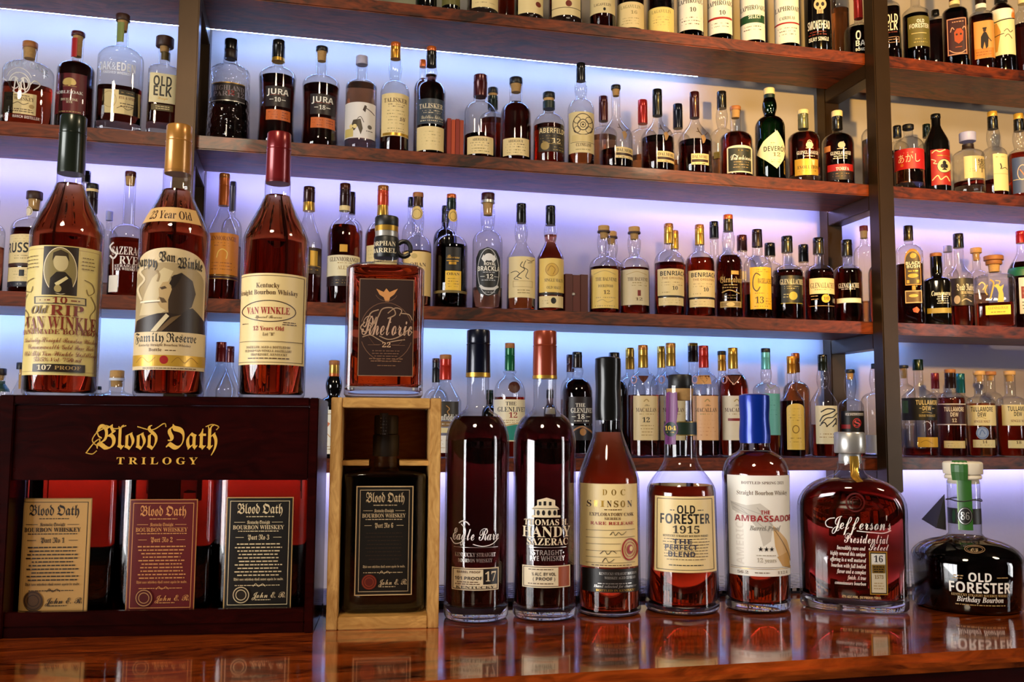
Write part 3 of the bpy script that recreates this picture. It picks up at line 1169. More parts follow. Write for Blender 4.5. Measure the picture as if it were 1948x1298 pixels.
# --- tapering bottle, black wax
s = stand(1158, 1176, 120)
Ld = [('R', 1104, 1212, 921, 1080, 'cream')]
for i, ch in enumerate('DOC'):
    x = 1146 + i * 17
    Ld.append(('t', x, x + 9, 937, 11, ch, 'sf', 'gold'))
for i, ch in enumerate('SWINSON'):
    x = 1117 + i * 12.6
    Ld.append(('t', x, x + 8.5, 959, 12, ch, 'sf', 'gold' if i % 3 else 'brown'))
Ld += [('f', 1146, 1186, 970, 1, 3, 'brownink'), ('t', 1122, 1204, 979, 6, 'EXPLORATORY CASK', 'sf', 'brownink'), ('t', 1150, 1180, 987, 5, 'SERIES', 'sf', 'brownink'),
       ('t', 1124, 1204, 996, 6, 'RARE RELEASE', 'sf', 'redink'), ('l', [(1116, 1010), (1206, 1008)], 0.8, 'brownink'), ('l', [(1116, 1024), (1206, 1022)], 0.8, 'brownink'), ('l', [(1116, 1036), (1180, 1035)], 0.8, 'brownink'),
       ('l', [(1116, 1049), (1180, 1048)], 0.8, 'brownink'), ('l', [(1116, 1061), (1180, 1060)], 0.8, 'brownink'), ('l', [(1116, 1072), (1206, 1071)], 0.8, 'brownink'),
       ('S', [(1160, 1018), (1166, 1012), (1170, 1019), (1176, 1013), (1182, 1018), (1190, 1012)], 1, 'ink'), ('S', [(1142, 1054), (1150, 1048), (1156, 1055), (1164, 1048), (1172, 1053)], 1, 'ink'), ('S', [(1146, 1070), (1152, 1062), (1158, 1070), (1168, 1064)], 1, 'ink'),
       ('g', 1197, 1046, 14, 20, 2.5, 'redink'), ('g', 1197, 1046, 9.5, 14, 1.2, 'redink'), ('o', 1197, 1046, 6, 9, 'redink'), ('o', 1199, 1045, 3, 5, 'cream'), ('f', 1120, 1206, 1076, 1, 4, 'brownink'),
       ('R', 1108, 1214, 1083, 1128, 'ink'), ('t', 1140, 1210, 1092, 5, 'KENTUCKY STRAIGHT BOURBON', 'sf', 'silver'), ('t', 1150, 1208, 1100, 5, 'WHISKEY AGED 15 YEARS', 'sf', 'silver'), ('f', 1130, 1208, 1111, 1, 4, 'silver'), ('t', 1130, 1210, 1116, 5, 'Hand selected for character', 'si', 'silver'), ('t', 1134, 1208, 1124, 4, 'BOTTLED IN KENTUCKY', 'sf', 'gold')]
bottle(s, 116, 683, [(800, 'wax:waxblack')], 48, 815, 912, 'bourbon bottle sealed with black wax, cream label with round red stamp, on the bar', FG, wn=50,
       sh='slope', wb=120, liq='bourbon', fill=822, base=1154, seg=64, L=Ld)

# --- cork topped bottle with a green neck band
s = stand(1298, 1173, 138)
root, shp = bottle(s, 130, 713, [(740, 'plug:black')], 46, 868, 936, 'bourbon bottle with cork, green neck band and cream 1915 label on the bar', FG, wn=62,
       sh='s', wb=139, liq='bourbon', fill=922, base=1142, seg=64, cork=762, L=[
    ('N', 'neck_band', 3), ('r', None, None, 802, 829, 'dkgreen'), ('l', [(1266, 803), (1340, 803)], 1, 'gold'), ('l', [(1266, 828), (1340, 828)], 1, 'gold'),
    ('N', 'ribbon', 10), ('P', [(1268, 748), (1274, 745), (1280, 748), (1288, 746), (1290, 780), (1287, 806), (1286, 846), (1266, 846), (1268, 800)], 'purple'), ('l', [(1275, 748), (1272, 842)], 1.2, '#4a1c48'), ('l', [(1283, 748), (1280, 842)], 1.2, '#8f4a8a'),
    ('N', 'round_tag', 20), ('O', 1277, 817, 13, 16, 'purple'), ('o', 1277, 817, 11.5, 14, 'dkgreen'), ('t', 1267, 1287, 815, 8, '104', 'sf', 'yellow'), ('f', 1270, 1284, 823, 1, 3, 'yellow'),
    ('N', 'label', 3), ('R', 1246, 1360, 945, 1090, 'cream'), ('b', 1250, 1356, 949, 1086, 1.4, 'sepia'), ('t', 1288, 1322, 970, 15, 'OLD', 'sb', 'ink'), ('f', 1274, 1284, 971, 1, 3, 'ink'), ('f', 1326, 1338, 971, 1, 3, 'ink'),
    ('t', 1257, 1349, 988, 18, 'FORESTER', 'sb', 'ink'), ('t', 1280, 1330, 1008, 14, '1915', 'sf', '#3a3022'), ('t', 1262, 1346, 1020, 4, 'KENTUCKY STRAIGHT BOURBON WHISKY', 'sf', 'ink'),
    ('f', 1258, 1352, 1026, 8, 5.6, 'sepia', 1.3), ('t', 1280, 1316, 1031, 9, 'THE', 'sb', '#3a3a4a'), ('t', 1266, 1326, 1042, 9, 'PERFECT', 'sb', '#3a3a4a'), ('t', 1272, 1322, 1055, 9, 'BLEND', 'sb', '#3a3a4a'), ('f', 1270, 1340, 1076, 1, 4, 'ink')])

# --- blue wax bottle
s = stand(1442, 1169, 126)
bottle(s, 128, 753, [(843, 'wax:waxblue')], 57, 850, 905, 'straight sided bourbon bottle sealed with bright blue wax, white label, on the bar', FG, wn=56,
       sh='round', liq='bourbon', fill=858, base=1138, wb=122, seg=64, L=[
    ('R', 1386, 1506, 905, 1097, 'white'), ('v', 1401, 1415, 965, 1076, 'AMERICAN', 'sb', '#e2dbcd'), ('t', 1410, 1490, 919, 5, 'BOTTLED SPRING 2021', 'sf', 'brownink'), ('t', 1402, 1496, 938, 8, 'Straight Bourbon Whiskey', 'sf', 'sepia'),
    ('p', [(1390, 955), (1420, 962), (1446, 958), (1462, 970), (1470, 1000), (1466, 1030), (1452, 1040), (1444, 1010), (1424, 985), (1394, 972)], '#cfc8ba'),
    ('p', [(1470, 1000), (1496, 1030), (1505, 1060), (1500, 1078), (1484, 1070), (1474, 1040)], '#d8b074'), ('p', [(1478, 1060), (1496, 1052), (1504, 1085), (1488, 1078)], '#c99a50'),
    ('l', [(1392, 958), (1452, 980)], 1, '#a8a294'), ('l', [(1396, 966), (1456, 994)], 1, '#a8a294'), ('l', [(1410, 968), (1462, 1012)], 1, '#a8a294'), ('l', [(1440, 966), (1468, 1000)], 1, '#a8a294'), ('l', [(1474, 1010), (1502, 1070)], 1, '#8a6a3a'),
    ('t', 1447, 1464, 975, 7, 'THE', 'sb', 'redink'), ('t', 1399, 1502, 987, 11, 'AMBASSADOR', 'sb', 'redink'), ('t', 1426, 1484, 1005, 9, 'Barrel Proof', 'si', '#8a867c'),
    ('t', 1442, 1472, 1045, 8, '★★★', 'n', 'ink'), ('f', 1434, 1480, 1057, 1, 4, '#b0a894'), ('t', 1440, 1476, 1066, 8, '12 years', 'sf', '#b0a894'), ('l', [(1392, 1080), (1504, 1080)], 0.8, 'sepia'), ('l', [(1392, 1083), (1504, 1083)], 0.8, 'gold'),
    ('t', 1404, 1424, 1090, 5, '56.2', 'sf', 'sepia'), ('f', 1432, 1468, 1090, 1, 4, 'sepia'), ('t', 1478, 1496, 1090, 5, '112.4', 'sf', 'sepia')])

# --- broad flat flask with white script
s = stand(1625, 1170, 120)
s = Spot(s.P, 1620)
root, shp = bottle(s, 209, 822, [(862, 'plug:silver', 60), (882, 'plug:silver', 44, 'stopper_ring')], 58, 893, 968, 'broad arched bourbon flask with silver stopper and slim 16 label on the bar', FG, wn=50,
       sh='round', liq='flask', fill=912, base=1134, wb=204, n=2.35, ry=0.5, seg=72, ncap=1, L=[
    ('N', 'neck_label', 4), ('P', [(1616, 868), (1632, 868), (1634, 884), (1634, 905), (1642, 916), (1630, 918), (1618, 906)], 'gold'),
    ('N', 'printed_lettering', 3), ('t', 1582, 1694, 994, 27, "Jefferson's", 'sc', 'white'), ('S', [(1584, 1006), (1574, 1004), (1571, 996), (1578, 989), (1588, 987)], 1.8, 'white'), ('S', [(1630, 1010), (1656, 1012), (1680, 1013), (1694, 1008)], 1.8, 'white'),
    ('t', 1606, 1690, 1023, 20, 'Presidential', 'sc', 'white'), ('t', 1652, 1690, 1039, 14, 'Select', 'sc', 'white'),
    ('t', 1592, 1646, 1043, 7.5, 'Incredibly rare and', 'si', 'white'), ('t', 1580, 1646, 1054, 7.5, 'highly revered this unique', 'si', 'white'), ('t', 1580, 1647, 1065.5, 7.5, 'offering is a well matured', 'si', 'white'), ('t', 1582, 1647, 1077, 7.5, 'bourbon with full bodied', 'si', 'white'),
    ('t', 1592, 1647, 1088, 7.5, 'flavor and a complex', 'si', 'white'), ('t', 1612, 1647, 1099, 7.5, 'finish. A true', 'si', 'white'), ('t', 1589, 1647, 1110, 6.5, 'connoisseurs bourbon', 'si', 'white'), ('t', 1602, 1676, 1136, 4.5, '47% ALC./VOL. (94 PROOF) 750ML', 'sf', 'cream'),
    ('R', 1654, 1688, 1048, 1130, 'labelgold'), ('r', 1656, 1686, 1050, 1128, 'ink'), ('r', 1657.5, 1684.5, 1052, 1126, 'pale'), ('r', 1658.5, 1683.5, 1053, 1071, 'white'), ('t', 1662, 1679, 1062, 12, '16', 'sf', 'ink'), ('r', 1658.5, 1683.5, 1073, 1089, 'gold'), ('f', 1660, 1682, 1077, 3, 4.5, 'ink', 1.8), ('t', 1663, 1680, 1096, 7, '1573', 'sf', 'gold'), ('f', 1661, 1681, 1108, 3, 5, 'tan')])
# raised round seal on the flask's shoulder
lm = LabelMaker(s, shp)
lm.add(('g', 1627, 956, 17, 17, 3, '#5c1410'))
lm.add(('g', 1627, 956, 11, 11, 1.6, '#4a100c'))
lm.add(('l', [(1622, 962), (1622, 950), (1632, 950)], 1.6, '#5c1410'))
lm.mb.build('glass_seal', root, smooth=False)

# --- onion bottle at right
s = stand(1842, 1172, 190)
s = Spot(s.P, 1842)
tiers = [(902, 'plug:creamstop', 78), (911, 'plug:creamstop', 73, 'stopper_collar'), (920, 'plug:creamstop', 62, 'stopper_collar')]
root, shp = bottle(s, 220, 878, tiers, 74, 1014, 1066, 'squat onion shaped bourbon bottle with cream stopper, green strip and black tag on the bar', FG, wn=64,
       sh='round', wb=212, liq='deep', fill=1020, base=1152, seg=72, L=[
    ('N', 'neck_label', 3), ('r', None, None, 968, 998, 'ink'), ('o', 1815, 983, 3, 13, 'green'), ('N', 'tax_strip', 12), ('r', 1822, 1849, 914, 1009, '#2f6222'), ('r', 1822, 1824, 914, 1009, '#9ac070'), ('O', 1836, 982, 14, 17, 'ink'), ('g', 1836, 982, 12, 15, 1, 'silver'), ('t', 1828, 1844, 982, 14, '86', 'sf', 'silver'),
    ('N', 'printed_lettering', 3), ('g', 1854, 1046, 19, 7, 1.4, '#8a6a4a'), ('g', 1854, 1046, 15, 5, 1, '#8a6a4a'), ('t', 1846, 1862, 1047, 7, 'OF', 'sc', '#b89a70'),
    ('t', 1842, 1886, 1098, 16, 'OLD', 'sb', 'white'), ('f', 1812, 1834, 1096, 2, 5, 'tan', 2), ('f', 1894, 1918, 1098, 1, 4, 'tan'), ('t', 1806, 1921, 1118, 19, 'FORESTER', 'sb', 'white'),
    ('t', 1810, 1916, 1132, 4.5, 'KENTUCKY STRAIGHT BOURBON WHISKY', 'sf', 'tan'), ('t', 1820, 1908, 1140, 10, 'Birthday Bourbon', 'si', 'white'), ('f', 1812, 1918, 1150, 1, 4, 'tan')])
# green paper strip over the stopper
m_ = s.mpp()
st = MB()
zt, zb2 = s.z(877.0), s.z(913)
rr_ = 38.5 * m_
ang = [math.radians(a) for a in (-34, -22, -10, 2, 14)]
for i in range(4):
    for (za, ra), (zb_, rb_) in zip([(zb2, rr_ * 0.95), (s.z(897), rr_ * 1.04), (s.z(884), rr_ * 1.05), (zt + 0.0006, rr_ * 0.9), (zt + 0.0011, rr_ * 0.2)], [(s.z(897), rr_ * 1.04), (s.z(884), rr_ * 1.05), (zt + 0.0006, rr_ * 0.9), (zt + 0.0011, rr_ * 0.2)]):
        st.face([(ra * math.sin(ang[i]), -ra * math.cos(ang[i]), za), (ra * math.sin(ang[i + 1]), -ra * math.cos(ang[i + 1]), za), (rb_ * math.sin(ang[i + 1]), -rb_ * math.cos(ang[i + 1]), zb_), (rb_ * math.sin(ang[i]), -rb_ * math.cos(ang[i]), zb_)], C('#2f6222'))
st.build('stopper_strip', root, smooth=False)
cord = MB()
zc_ = s.z(951)
rc = 34 * m_
cord.tube([(rc * math.cos(a * PI / 12), rc * math.sin(a * PI / 12), zc_ + 0.001 * math.sin(a)) for a in range(25)], 0.0007, C('black'), 6)
cord.build('cord', root)
# folded black tag hanging from the cord
tg = MB()
def pl(px, py, dy):
    u, z = s.plane(px, py, dy)
    return (u, dy, z)
A_, B_, C2, D2 = pl(1797, 940, -0.034), pl(1753, 988, -0.02), pl(1781, 1005, -0.045), pl(1800, 1009, -0.012)
for q in ((A_, B_, C2), (A_, C2, D2), (A_, D2, B_), (B_, D2, C2)):
    tg.face(q, C('#2a2320'))
tg.build('folded_tag', root, smooth=False)

# ------------------------------------------------------------------ mahogany display box with three bottles
pL, pR = on_z(0, 1217, 0.0), on_z(598, 1205, 0.0)
ex = (pR - pL).normalized()
bn = Vector((-ex.y, ex.x, 0))                       # into the box
BX = Spot(on_z(298, 1211, 0.0), 298)
BX.n, BX.r = bn, ex
BX.D = (BX.P - EYE).dot(bn)
BX.rz = math.atan2(ex.y, ex.x)
def bx(px, py, off=0.0):
    return BX.plane(px, py, off)
uR = bx(601, 980)[0]
uL = bx(-14, 980)[0]
zTop = bx(600, 757)[1]
DEP = 0.125
box = empty('bottle_display_box', BX.P, BX.rz, 'dark mahogany display box holding three square bottles, gold lettering on top', 'display box')
stile = 0.009
u0i = bx(14, 1000)[0]
zO1, zO0 = bx(300, 914)[1], bx(300, 1163)[1]
mb = MB(); mb.box(uR - stile, uR, 0, DEP, 0, zTop, M_MAHO); mb.build('side_panel', box, bevel=0.001)
mb = MB(); mb.box(uL, u0i, 0, DEP, 0, zTop, M_MAHO); mb.build('side_panel', box, bevel=0.001)
mb = MB(); mb.box(u0i + 0.0002, uR - stile - 0.0002, 0.0, DEP, zTop - 0.009, zTop, M_MAHO); mb.build('top_panel', box, bevel=0.001)
mb = MB(); mb.box(u0i + 0.0002, uR - stile - 0.0002, 0.003, DEP, 0, 0.010, M_MAHO); mb.build('bottom_panel', box, bevel=0.001)
mb = MB(); mb.box(u0i + 0.0002, uR - stile - 0.0002, 0.003, 0.011, zO1, zTop - 0.0092, M_MAHO); fp = mb.build('front_panel', box, bevel=0.001)
mb = MB(); mb.box(u0i + 0.0002, uR - stile - 0.0002, 0.003, 0.011, 0.0102, zO0, M_MAHO); mb.build('lower_rail', box, bevel=0.001)

zbk = bx(300, 1036, DEP - 0.006)[1]
mb = MB(); mb.box(u0i + 0.0002, uR - stile - 0.0002, DEP - 0.007, DEP - 0.0005, 0.0102, zbk, M_MAHO); mb.build('back_rail', box, bevel=0.0005)

class FlatLabel(LabelMaker):
    """label on a flat upright face `off` metres behind the spot's plane"""
    def __init__(self, spot, off=0.0):
        self.s, self.off, self.mb, self.layer = spot, off, MB(), 0
    def tz(self, px, py):
        return self.s.plane(px, py, self.off)
    def ext(self, a, b):
        return a, b
    def P(self, t, z, eps):
        return (t, self.off - eps, z)
    def quadgrid(self, t0, t1, z0, z1, mat, top=None, nu=None, nv=None):
        LabelMaker.quadgrid(self, t0, t1, z0, z1, mat, top, nu or 1, 1)
    def tri(self, pts, mat, e, lim=9):
        self.mb.face([self.P(p[0], p[1], e) for p in pts], mat)

fl = FlatLabel(BX, 0.003)
for it in [('t', 184, 300, 833, 43, 'Blood', 'fr', 'goldleaf'), ('t', 316, 414, 833, 43, 'Oath', 'fr', 'goldleaf'), ('t', 222, 376, 877, 13, 'T R I L O G Y', 'sf', 'goldleaf'),
           ('S', [(206, 812), (186, 822), (176, 838), (186, 848), (190, 836), (180, 842), (164, 862)], 2.2, 'goldleaf'), ('S', [(184, 822), (200, 810), (220, 816), (240, 810)], 2, 'goldleaf'), ('S', [(262, 812), (290, 818), (312, 806), (316, 812)], 2, 'goldleaf'), ('S', [(392, 812), (404, 808), (416, 812), (412, 818)], 2, 'goldleaf'), ('S', [(165, 862), (176, 864), (184, 858)], 2, 'goldleaf')]:
    fl.add(it)
lg = fl.mb.build('gold_lettering', box, smooth=False)

def oath_label(x0, x1, y0, y1, paper, ink, edge, no, sk=0.0):
    w = x1 - x0
    h = y1 - y0
    X = lambda f: x0 + w * f
    Y = lambda f: y0 + h * f
    L = [('R', x0, x1, y0, y1, edge), ('r', x0 + 2, x1 - 2, y0 + 2, y1 - 2, paper), ('b', x0 + 7, x1 - 7, y0 + 7, y1 - 7, 1.2, ink),
         ('t', X(.19), X(.52), Y(.105), h * 0.085, 'Blood', 'fr', ink), ('t', X(.56), X(.86), Y(.105), h * 0.085, 'Oath', 'fr', ink), ('f', X(.3), X(.75), Y(.175), 1, 3, ink),
         ('l', [(X(.14), Y(.225)), (X(.3), Y(.225))], 0.9, ink), ('t', X(.33), X(.67), Y(.225), h * .028, 'Kentucky Straight', 'fr', ink), ('l', [(X(.7), Y(.225)), (X(.86), Y(.225))], 0.9, ink),
         ('t', X(.12), X(.88), Y(.27), h * .036, 'BOURBON WHISKEY', 'sf', ink), ('f', X(.13), X(.87), Y(.305), 1, 3, ink), ('t', X(.34), X(.66), Y(.36), h * .042, 'Part No ' + no, 'fr', ink),
         ('l', [(X(.16), Y(.36)), (X(.28), Y(.36))], 0.9, ink), ('l', [(X(.72), Y(.36)), (X(.84), Y(.36))], 0.9, ink)]
    if no != '6':
        L += [('f', X(.14), X(.86), Y(.42), 10, h * .031, ink, 2.2)]
    else:
        L += [('f', X(.16), X(.84), Y(.43), 8, h * .034, '#3a2a1c', 1.2)]
    L += [('t', X(.13), X(.87), Y(.735), h * .022, 'This rare whiskey shall never again be made.', 'fr', ink),
          ('f', X(.12), X(.84), Y(.79), 1, 3, ink, 1.4), ('S', [(X(.42), Y(.80)), (X(.46), Y(.775)), (X(.5), Y(.80)), (X(.56), Y(.778)), (X(.6), Y(.80))], 1.1, ink),
          ('t', X(.40), X(.90), Y(.875), h * .055, 'John E. R.', 'sc', ink), ('f', X(.42), X(.7), Y(.92), 1, 3, ink),
          ('O', X(.24), Y(.875), w * .135, w * .135, {'1': '#54381c', '2': '#4a0c0c', '3': '#241c12', '6': '#5a1a10'}[no]), ('g', X(.24), Y(.875), w * .115, w * .115, 1.5, {'1': '#2a180c', '2': '#b88a58', '3': '#d8c49a', '6': '#8a3a20'}[no]), ('g', X(.24), Y(.875), w * .075, w * .075, 1.5, {'1': '#2a180c', '2': '#b88a58', '3': '#d8c49a', '6': '#8a3a20'}[no])]
    return L

for (x0, x1, xc, lx0, lx1, ly0, ly1, paper, ink, edge, no, lab) in [
        (31, 213, 122, 30, 171, 948, 1170, 'tanpaper', 'ink', '#8a6a38', '1', 'square bourbon bottle with tan label, left of three in the mahogany box'),
        (220, 402, 311, 243, 373, 950, 1164, '#5a0f10', '#c98a50', '#a8703c', '2', 'square bourbon bottle with dark red label, middle of three in the mahogany box'),
        (408, 582, 495, 428, 556, 946, 1158, '#15110c', '#d8c49a', '#b8935a', '3', 'square bourbon bottle with black label, right of three in the mahogany box')]:
    u = bx(xc, 1040, 0.014)[0]
    kf = (BX.D + 0.014) / (BX.D + 0.057)
    P = BX.P + ex * u + bn * 0.057
    sp = Spot((P.x, P.y, 0.0105), xc)
    sp.n, sp.r = bn, ex
    sp.D = (sp.P - EYE).dot(bn)
    sp.rz = BX.rz
    bottle(sp, (x1 - x0) * kf, 786, [(812, 'plug:black')], 44, 850, 905, lab, 'bottles in the mahogany box', wn=44, sh='round', n=7.0, ry=0.84, liq='boxed', fill=908, seg=48, L=oath_label(lx0, lx1, ly0, ly1, paper, ink, edge, no))

# ------------------------------------------------------------------ three red bourbon bottles standing on the box
def on_box(xc, W, off):
    P = BX.P + ex * bx(xc, 700, off)[0] + bn * off
    return Spot((P.x, P.y, zTop + 0.0003), xc)

GB = 'bourbon bottles standing on the mahogany box'
s = on_box(116, 146, 0.058)
s = Spot(s.P, 114)
face = [(92, 492), (98, 480), (112, 474), (126, 480), (132, 494), (128, 512), (112, 520), (98, 512)]
root, shp = bottle(s, 146, 222, [(332, 'oldgreen')], 55, 350, 448, 'red bourbon bottle with dark green capsule and yellowed portrait label on mahogany box', GB, wn=55, sh='slope', liq='bourbon', fill=352, seg=64, L=[
    ('R', 40, 188, 468, 714, '#dcc67a'), ('b', 44, 184, 474, 708, 1.2, 'tan'), ('r', 82, 148, 470, 562, 'sepiadk'), ('o', 115, 516, 31, 44, '#8a7a4a'), ('g', 115, 516, 31, 44, 1.5, 'pale'),
    ('p', [(93, 556), (96, 530), (108, 518), (124, 518), (136, 530), (140, 556), (115, 560)], '#241a10'), ('o', 116, 500, 14, 17, '#c8b684'), ('p', [(100, 498), (102, 482), (116, 476), (130, 482), (132, 498), (126, 488), (106, 488)], '#3a2c18'), ('p', [(104, 540), (126, 526), (130, 530), (108, 546)], '#d8c890'), ('o', 110, 550, 7, 7, '#a8945c'),
    ('l', [(70, 572), (160, 572)], 14, '#3a2a16'), ('l', [(72, 572), (158, 572)], 11, '#c8b472'), ('t', 100, 128, 572, 11, '10', 'sf', 'redbrown'), ('f', 76, 98, 572, 1, 4, 'redbrown', 2.4), ('f', 132, 156, 572, 1, 4, 'redbrown', 2.4),
    ('S', [(66, 530), (54, 536), (50, 550), (60, 556), (64, 546)], 1.2, 'sepia'), ('S', [(54, 560), (46, 580), (56, 600), (50, 620)], 1.2, 'sepia'), ('S', [(160, 530), (174, 536), (178, 550), (168, 558), (164, 548)], 1.2, 'sepia'), ('S', [(172, 560), (180, 580), (170, 600), (178, 620)], 1.2, 'sepia'),
    ('f', 48, 74, 488, 4, 7, 'sepia', 1.6), ('f', 154, 180, 488, 4, 7, 'sepia', 1.6),
    ('t', 62, 92, 590, 15, 'Old', 'si', 'sepia'), ('t', 96, 158, 591, 20, 'RIP', 'sf', 'redbrown'), ('t', 52, 180, 615, 24, 'VAN WINKLE', 'sf', 'redbrown'), ('t', 46, 184, 632, 9, 'HANDMADE BOURBON', 'sf', 'redbrown'),
    ('t', 50, 182, 647, 10, 'Kentucky Straight Bourbon Whiskey', 'sc', 'redbrown'), ('t', 56, 176, 660, 10, 'Commonwealth Gold Pure Rich', 'sc', 'redbrown'), ('t', 50, 180, 673, 10, 'Old Rip Van Winkle Distillery', 'sc', 'redbrown'), ('t', 66, 154, 685, 7, '53.5% Vol. 750 ml', 'si', 'redbrown'),
    ('r', 64, 160, 693, 708, 'sepiadk'), ('t', 72, 98, 700, 9, '107', 'sf', 'pale'), ('t', 104, 152, 700, 7, 'PROOF', 'sf', 'tan')])
s = on_box(323, 138, 0.056)
s = Spot(s.P, 321)
bottle(s, 138, 240, [(332, 'goldcap')], 52, 362, 446, 'red bourbon bottle with gold capsule and sepia photograph label on mahogany box', GB, wn=56, sh='slope', liq='bourbon', fill=364, seg=64, L=[
    ('R', 276, 378, 396, 423, 'neckpaper'), ('t', 288, 364, 410, 15, '23 Year Old', 'sf', '#3a1c10'),
    ('R', 254, 388, 472, 704, 'bandpaper', 40), ('r', 257, 386, 500, 638, '#ab946a', 34), ('p', [(266, 600), (276, 560), (290, 530), (312, 510), (330, 516), (316, 545), (318, 590), (300, 600)], '#cdb88a'), ('p', [(256, 634), (261, 610), (300, 597), (321, 595), (366, 584), (387, 606), (387, 634)], '#2a1c12'),
    ('p', [(326, 527), (345, 518), (366, 532), (372, 556), (364, 582), (342, 598), (321, 596), (318, 571), (326, 550)], '#38281a'), ('p', [(322, 536), (310, 538), (302, 550), (303, 564), (298, 574), (306, 586), (320, 594), (320, 571), (327, 551)], '#b89a68'), ('p', [(304, 548), (314, 545), (318, 549), (308, 552)], '#4a3620'), ('p', [(303, 566), (312, 568), (318, 576), (308, 577)], '#5a4428'), ('p', [(322, 540), (330, 524), (348, 519), (340, 536), (330, 548)], '#241810'),
    ('l', [(269, 575), (304, 573)], 3, '#f0e4c4'), ('l', [(276, 577), (304, 575.5)], 1.2, '#5a4428'), ('S', [(270, 570), (264, 548), (276, 532), (268, 516), (280, 508)], 4, '#dcc8a0'), ('S', [(300, 536), (303, 524), (298, 516)], 3, '#9a8054'), ('p', [(287, 631), (316, 597), (322, 602), (298, 631)], '#d8c8a0'), ('p', [(298, 631), (326, 604), (345, 598), (308, 631)], '#6a5234'),
    ('t', 262, 300, 502, 19, 'Pappy', 'fr', 'ink', 0.25), ('t', 303, 334, 491, 18, 'Van', 'fr', 'ink', 0.08), ('t', 337, 384, 502, 19, 'Winkle', 'fr', 'ink', 0.15),
    ('r', 255, 388, 632, 704, 'bandpaper'), ('t', 260, 312, 643, 16, 'Family', 'fr', 'ink'), ('t', 317, 372, 643, 16, 'Reserve', 'fr', 'ink'), ('t', 266, 362, 657, 4.5, 'Kentucky Straight Bourbon Whiskey', 'sf', 'brownink'), ('t', 284, 308, 666, 6, 'Bottle', 'sf', 'brownink'), ('f', 312, 338, 667, 1, 4, 'brownink'),
    ('r', 255, 388, 676, 697, 'labelgold'), ('o', 312, 685, 8, 8, 'redink'), ('S', [(262, 690), (272, 680), (284, 690), (296, 680)], 1.2, '#a87820'), ('S', [(326, 690), (338, 680), (350, 690), (362, 680), (374, 690)], 1.2, '#a87820'), ('f', 268, 376, 701, 1, 3, 'brownink')])
s = on_box(518, 128, 0.058)
s = Spot(s.P, 516)
bottle(s, 128, 254, [(350, 'redcap')], 48, 374, 458, 'red bourbon bottle with maroon capsule and plain cream label on mahogany box', GB, wn=50, sh='slope', liq='bourbon', fill=374, seg=64, L=[
    ('R', 453, 580, 520, 694, 'cream'), ('b', 456, 577, 524, 690, 1.2, 'brownink'), ('t', 488, 532, 543, 9, 'Kentucky', 'sf', 'brownink'), ('t', 460, 566, 556, 9, 'Straight Bourbon Whiskey', 'sf', 'brownink'),
    ('g', 512, 592, 50, 20, 1.6, 'brown'), ('t', 471, 551, 591, 13, 'VAN WINKLE', 'sf', 'redink'), ('t', 486, 536, 603, 6, 'Special Reserve', 'sc', 'brownink'), ('f', 462, 474, 616, 1, 4, 'brownink'), ('f', 536, 564, 613, 2, 4, 'brownink'),
    ('t', 482, 540, 625, 8, '12 Years Old', 'sf', 'redink'), ('t', 500, 522, 636, 6, 'Lot "B"', 'sf', 'brownink'), ('l', [(458, 650), (574, 650)], 1, 'brownink'), ('t', 470, 552, 661, 4.5, 'DISTILLED, AGED & BOTTLED BY', 'sf', 'brownink'), ('t', 468, 554, 668, 4.5, 'OLD RIP VAN WINKLE DISTILLERY', 'sf', 'brownink'), ('t', 478, 546, 675, 4.5, 'FRANKFORT, KENTUCKY', 'sf', 'brownink'), ('f', 470, 552, 682, 1, 4, 'brownink', 2)])

# ------------------------------------------------------------------ pine box with a dark bottle, and the square bottle on it
wl, wr = on_z(622, 1200, 0.0), on_z(837, 1195, 0.0)
wx = (wr - wl).normalized()
wn_ = Vector((-wx.y, wx.x, 0))
WB = Spot(on_z(730, 1197.5, 0.0), 730)
WB.n, WB.r = wn_, wx
WB.D = (WB.P - EYE).dot(wn_)
WB.rz = math.atan2(wx.y, wx.x)
def wb_(px, py, off=0.0):
    return WB.plane(px, py, off)
a0, a1 = wb_(625, 980)[0], wb_(837, 980)[0]
zt = wb_(730, 757)[1]
th = 0.0115
wd = 0.105
pine = empty('pine_bottle_box', WB.P, WB.rz, 'pale pine presentation box standing open on the bar with a dark bottle inside', 'presentation box')
mb = MB(); mb.box(a0, a0 + th, 0, wd, 0, zt, M_PINE); mb.build('side_panel', pine, bevel=0.0008)
mb = MB(); mb.box(a1 - th, a1, 0, wd, 0, zt, M_PINE); mb.build('side_panel', pine, bevel=0.0008)
mb = MB(); mb.box(a0 + th + 0.0001, a1 - th - 0.0001, 0, wd, zt - 0.0105, zt, M_PINEX); mb.build('top_panel', pine, bevel=0.0008)
mb = MB(); mb.box(a0 + th + 0.0001, a1 - th - 0.0001, 0, wd, 0, 0.0125, M_PINEX); mb.build('bottom_panel', pine, bevel=0.0008)
mb = MB(); mb.box(a0 + th + 0.0001, a1 - th - 0.0001, wd - 0.006, wd, 0.0126, zt - 0.0106, M_PANEL); mb.build('back_panel', pine, smooth=False)
zsh0, zsh1 = wb_(730, 886, 0.02)[1], wb_(730, 877, 0.02)[1]
mb = MB()
nl, nr = wb_(702, 880, 0.03)[0], wb_(760, 880, 0.03)[0]
mb.box(a0 + th + 0.0001, nl, 0.02, wd - 0.0062, zsh0, zsh1, M_PINEX)
mb.build('neck_rest', pine, smooth=False)
mb = MB()
mb.box(nr, a1 - th - 0.0001, 0.02, wd - 0.0062, zsh0, zsh1, M_PINEX)
mb.build('neck_rest', pine, smooth=False)
u = wb_(731, 1030, 0.014)[0]
P = WB.P + wx * u + wn_ * 0.051
sp = Spot((P.x, P.y, 0.0127), 731)
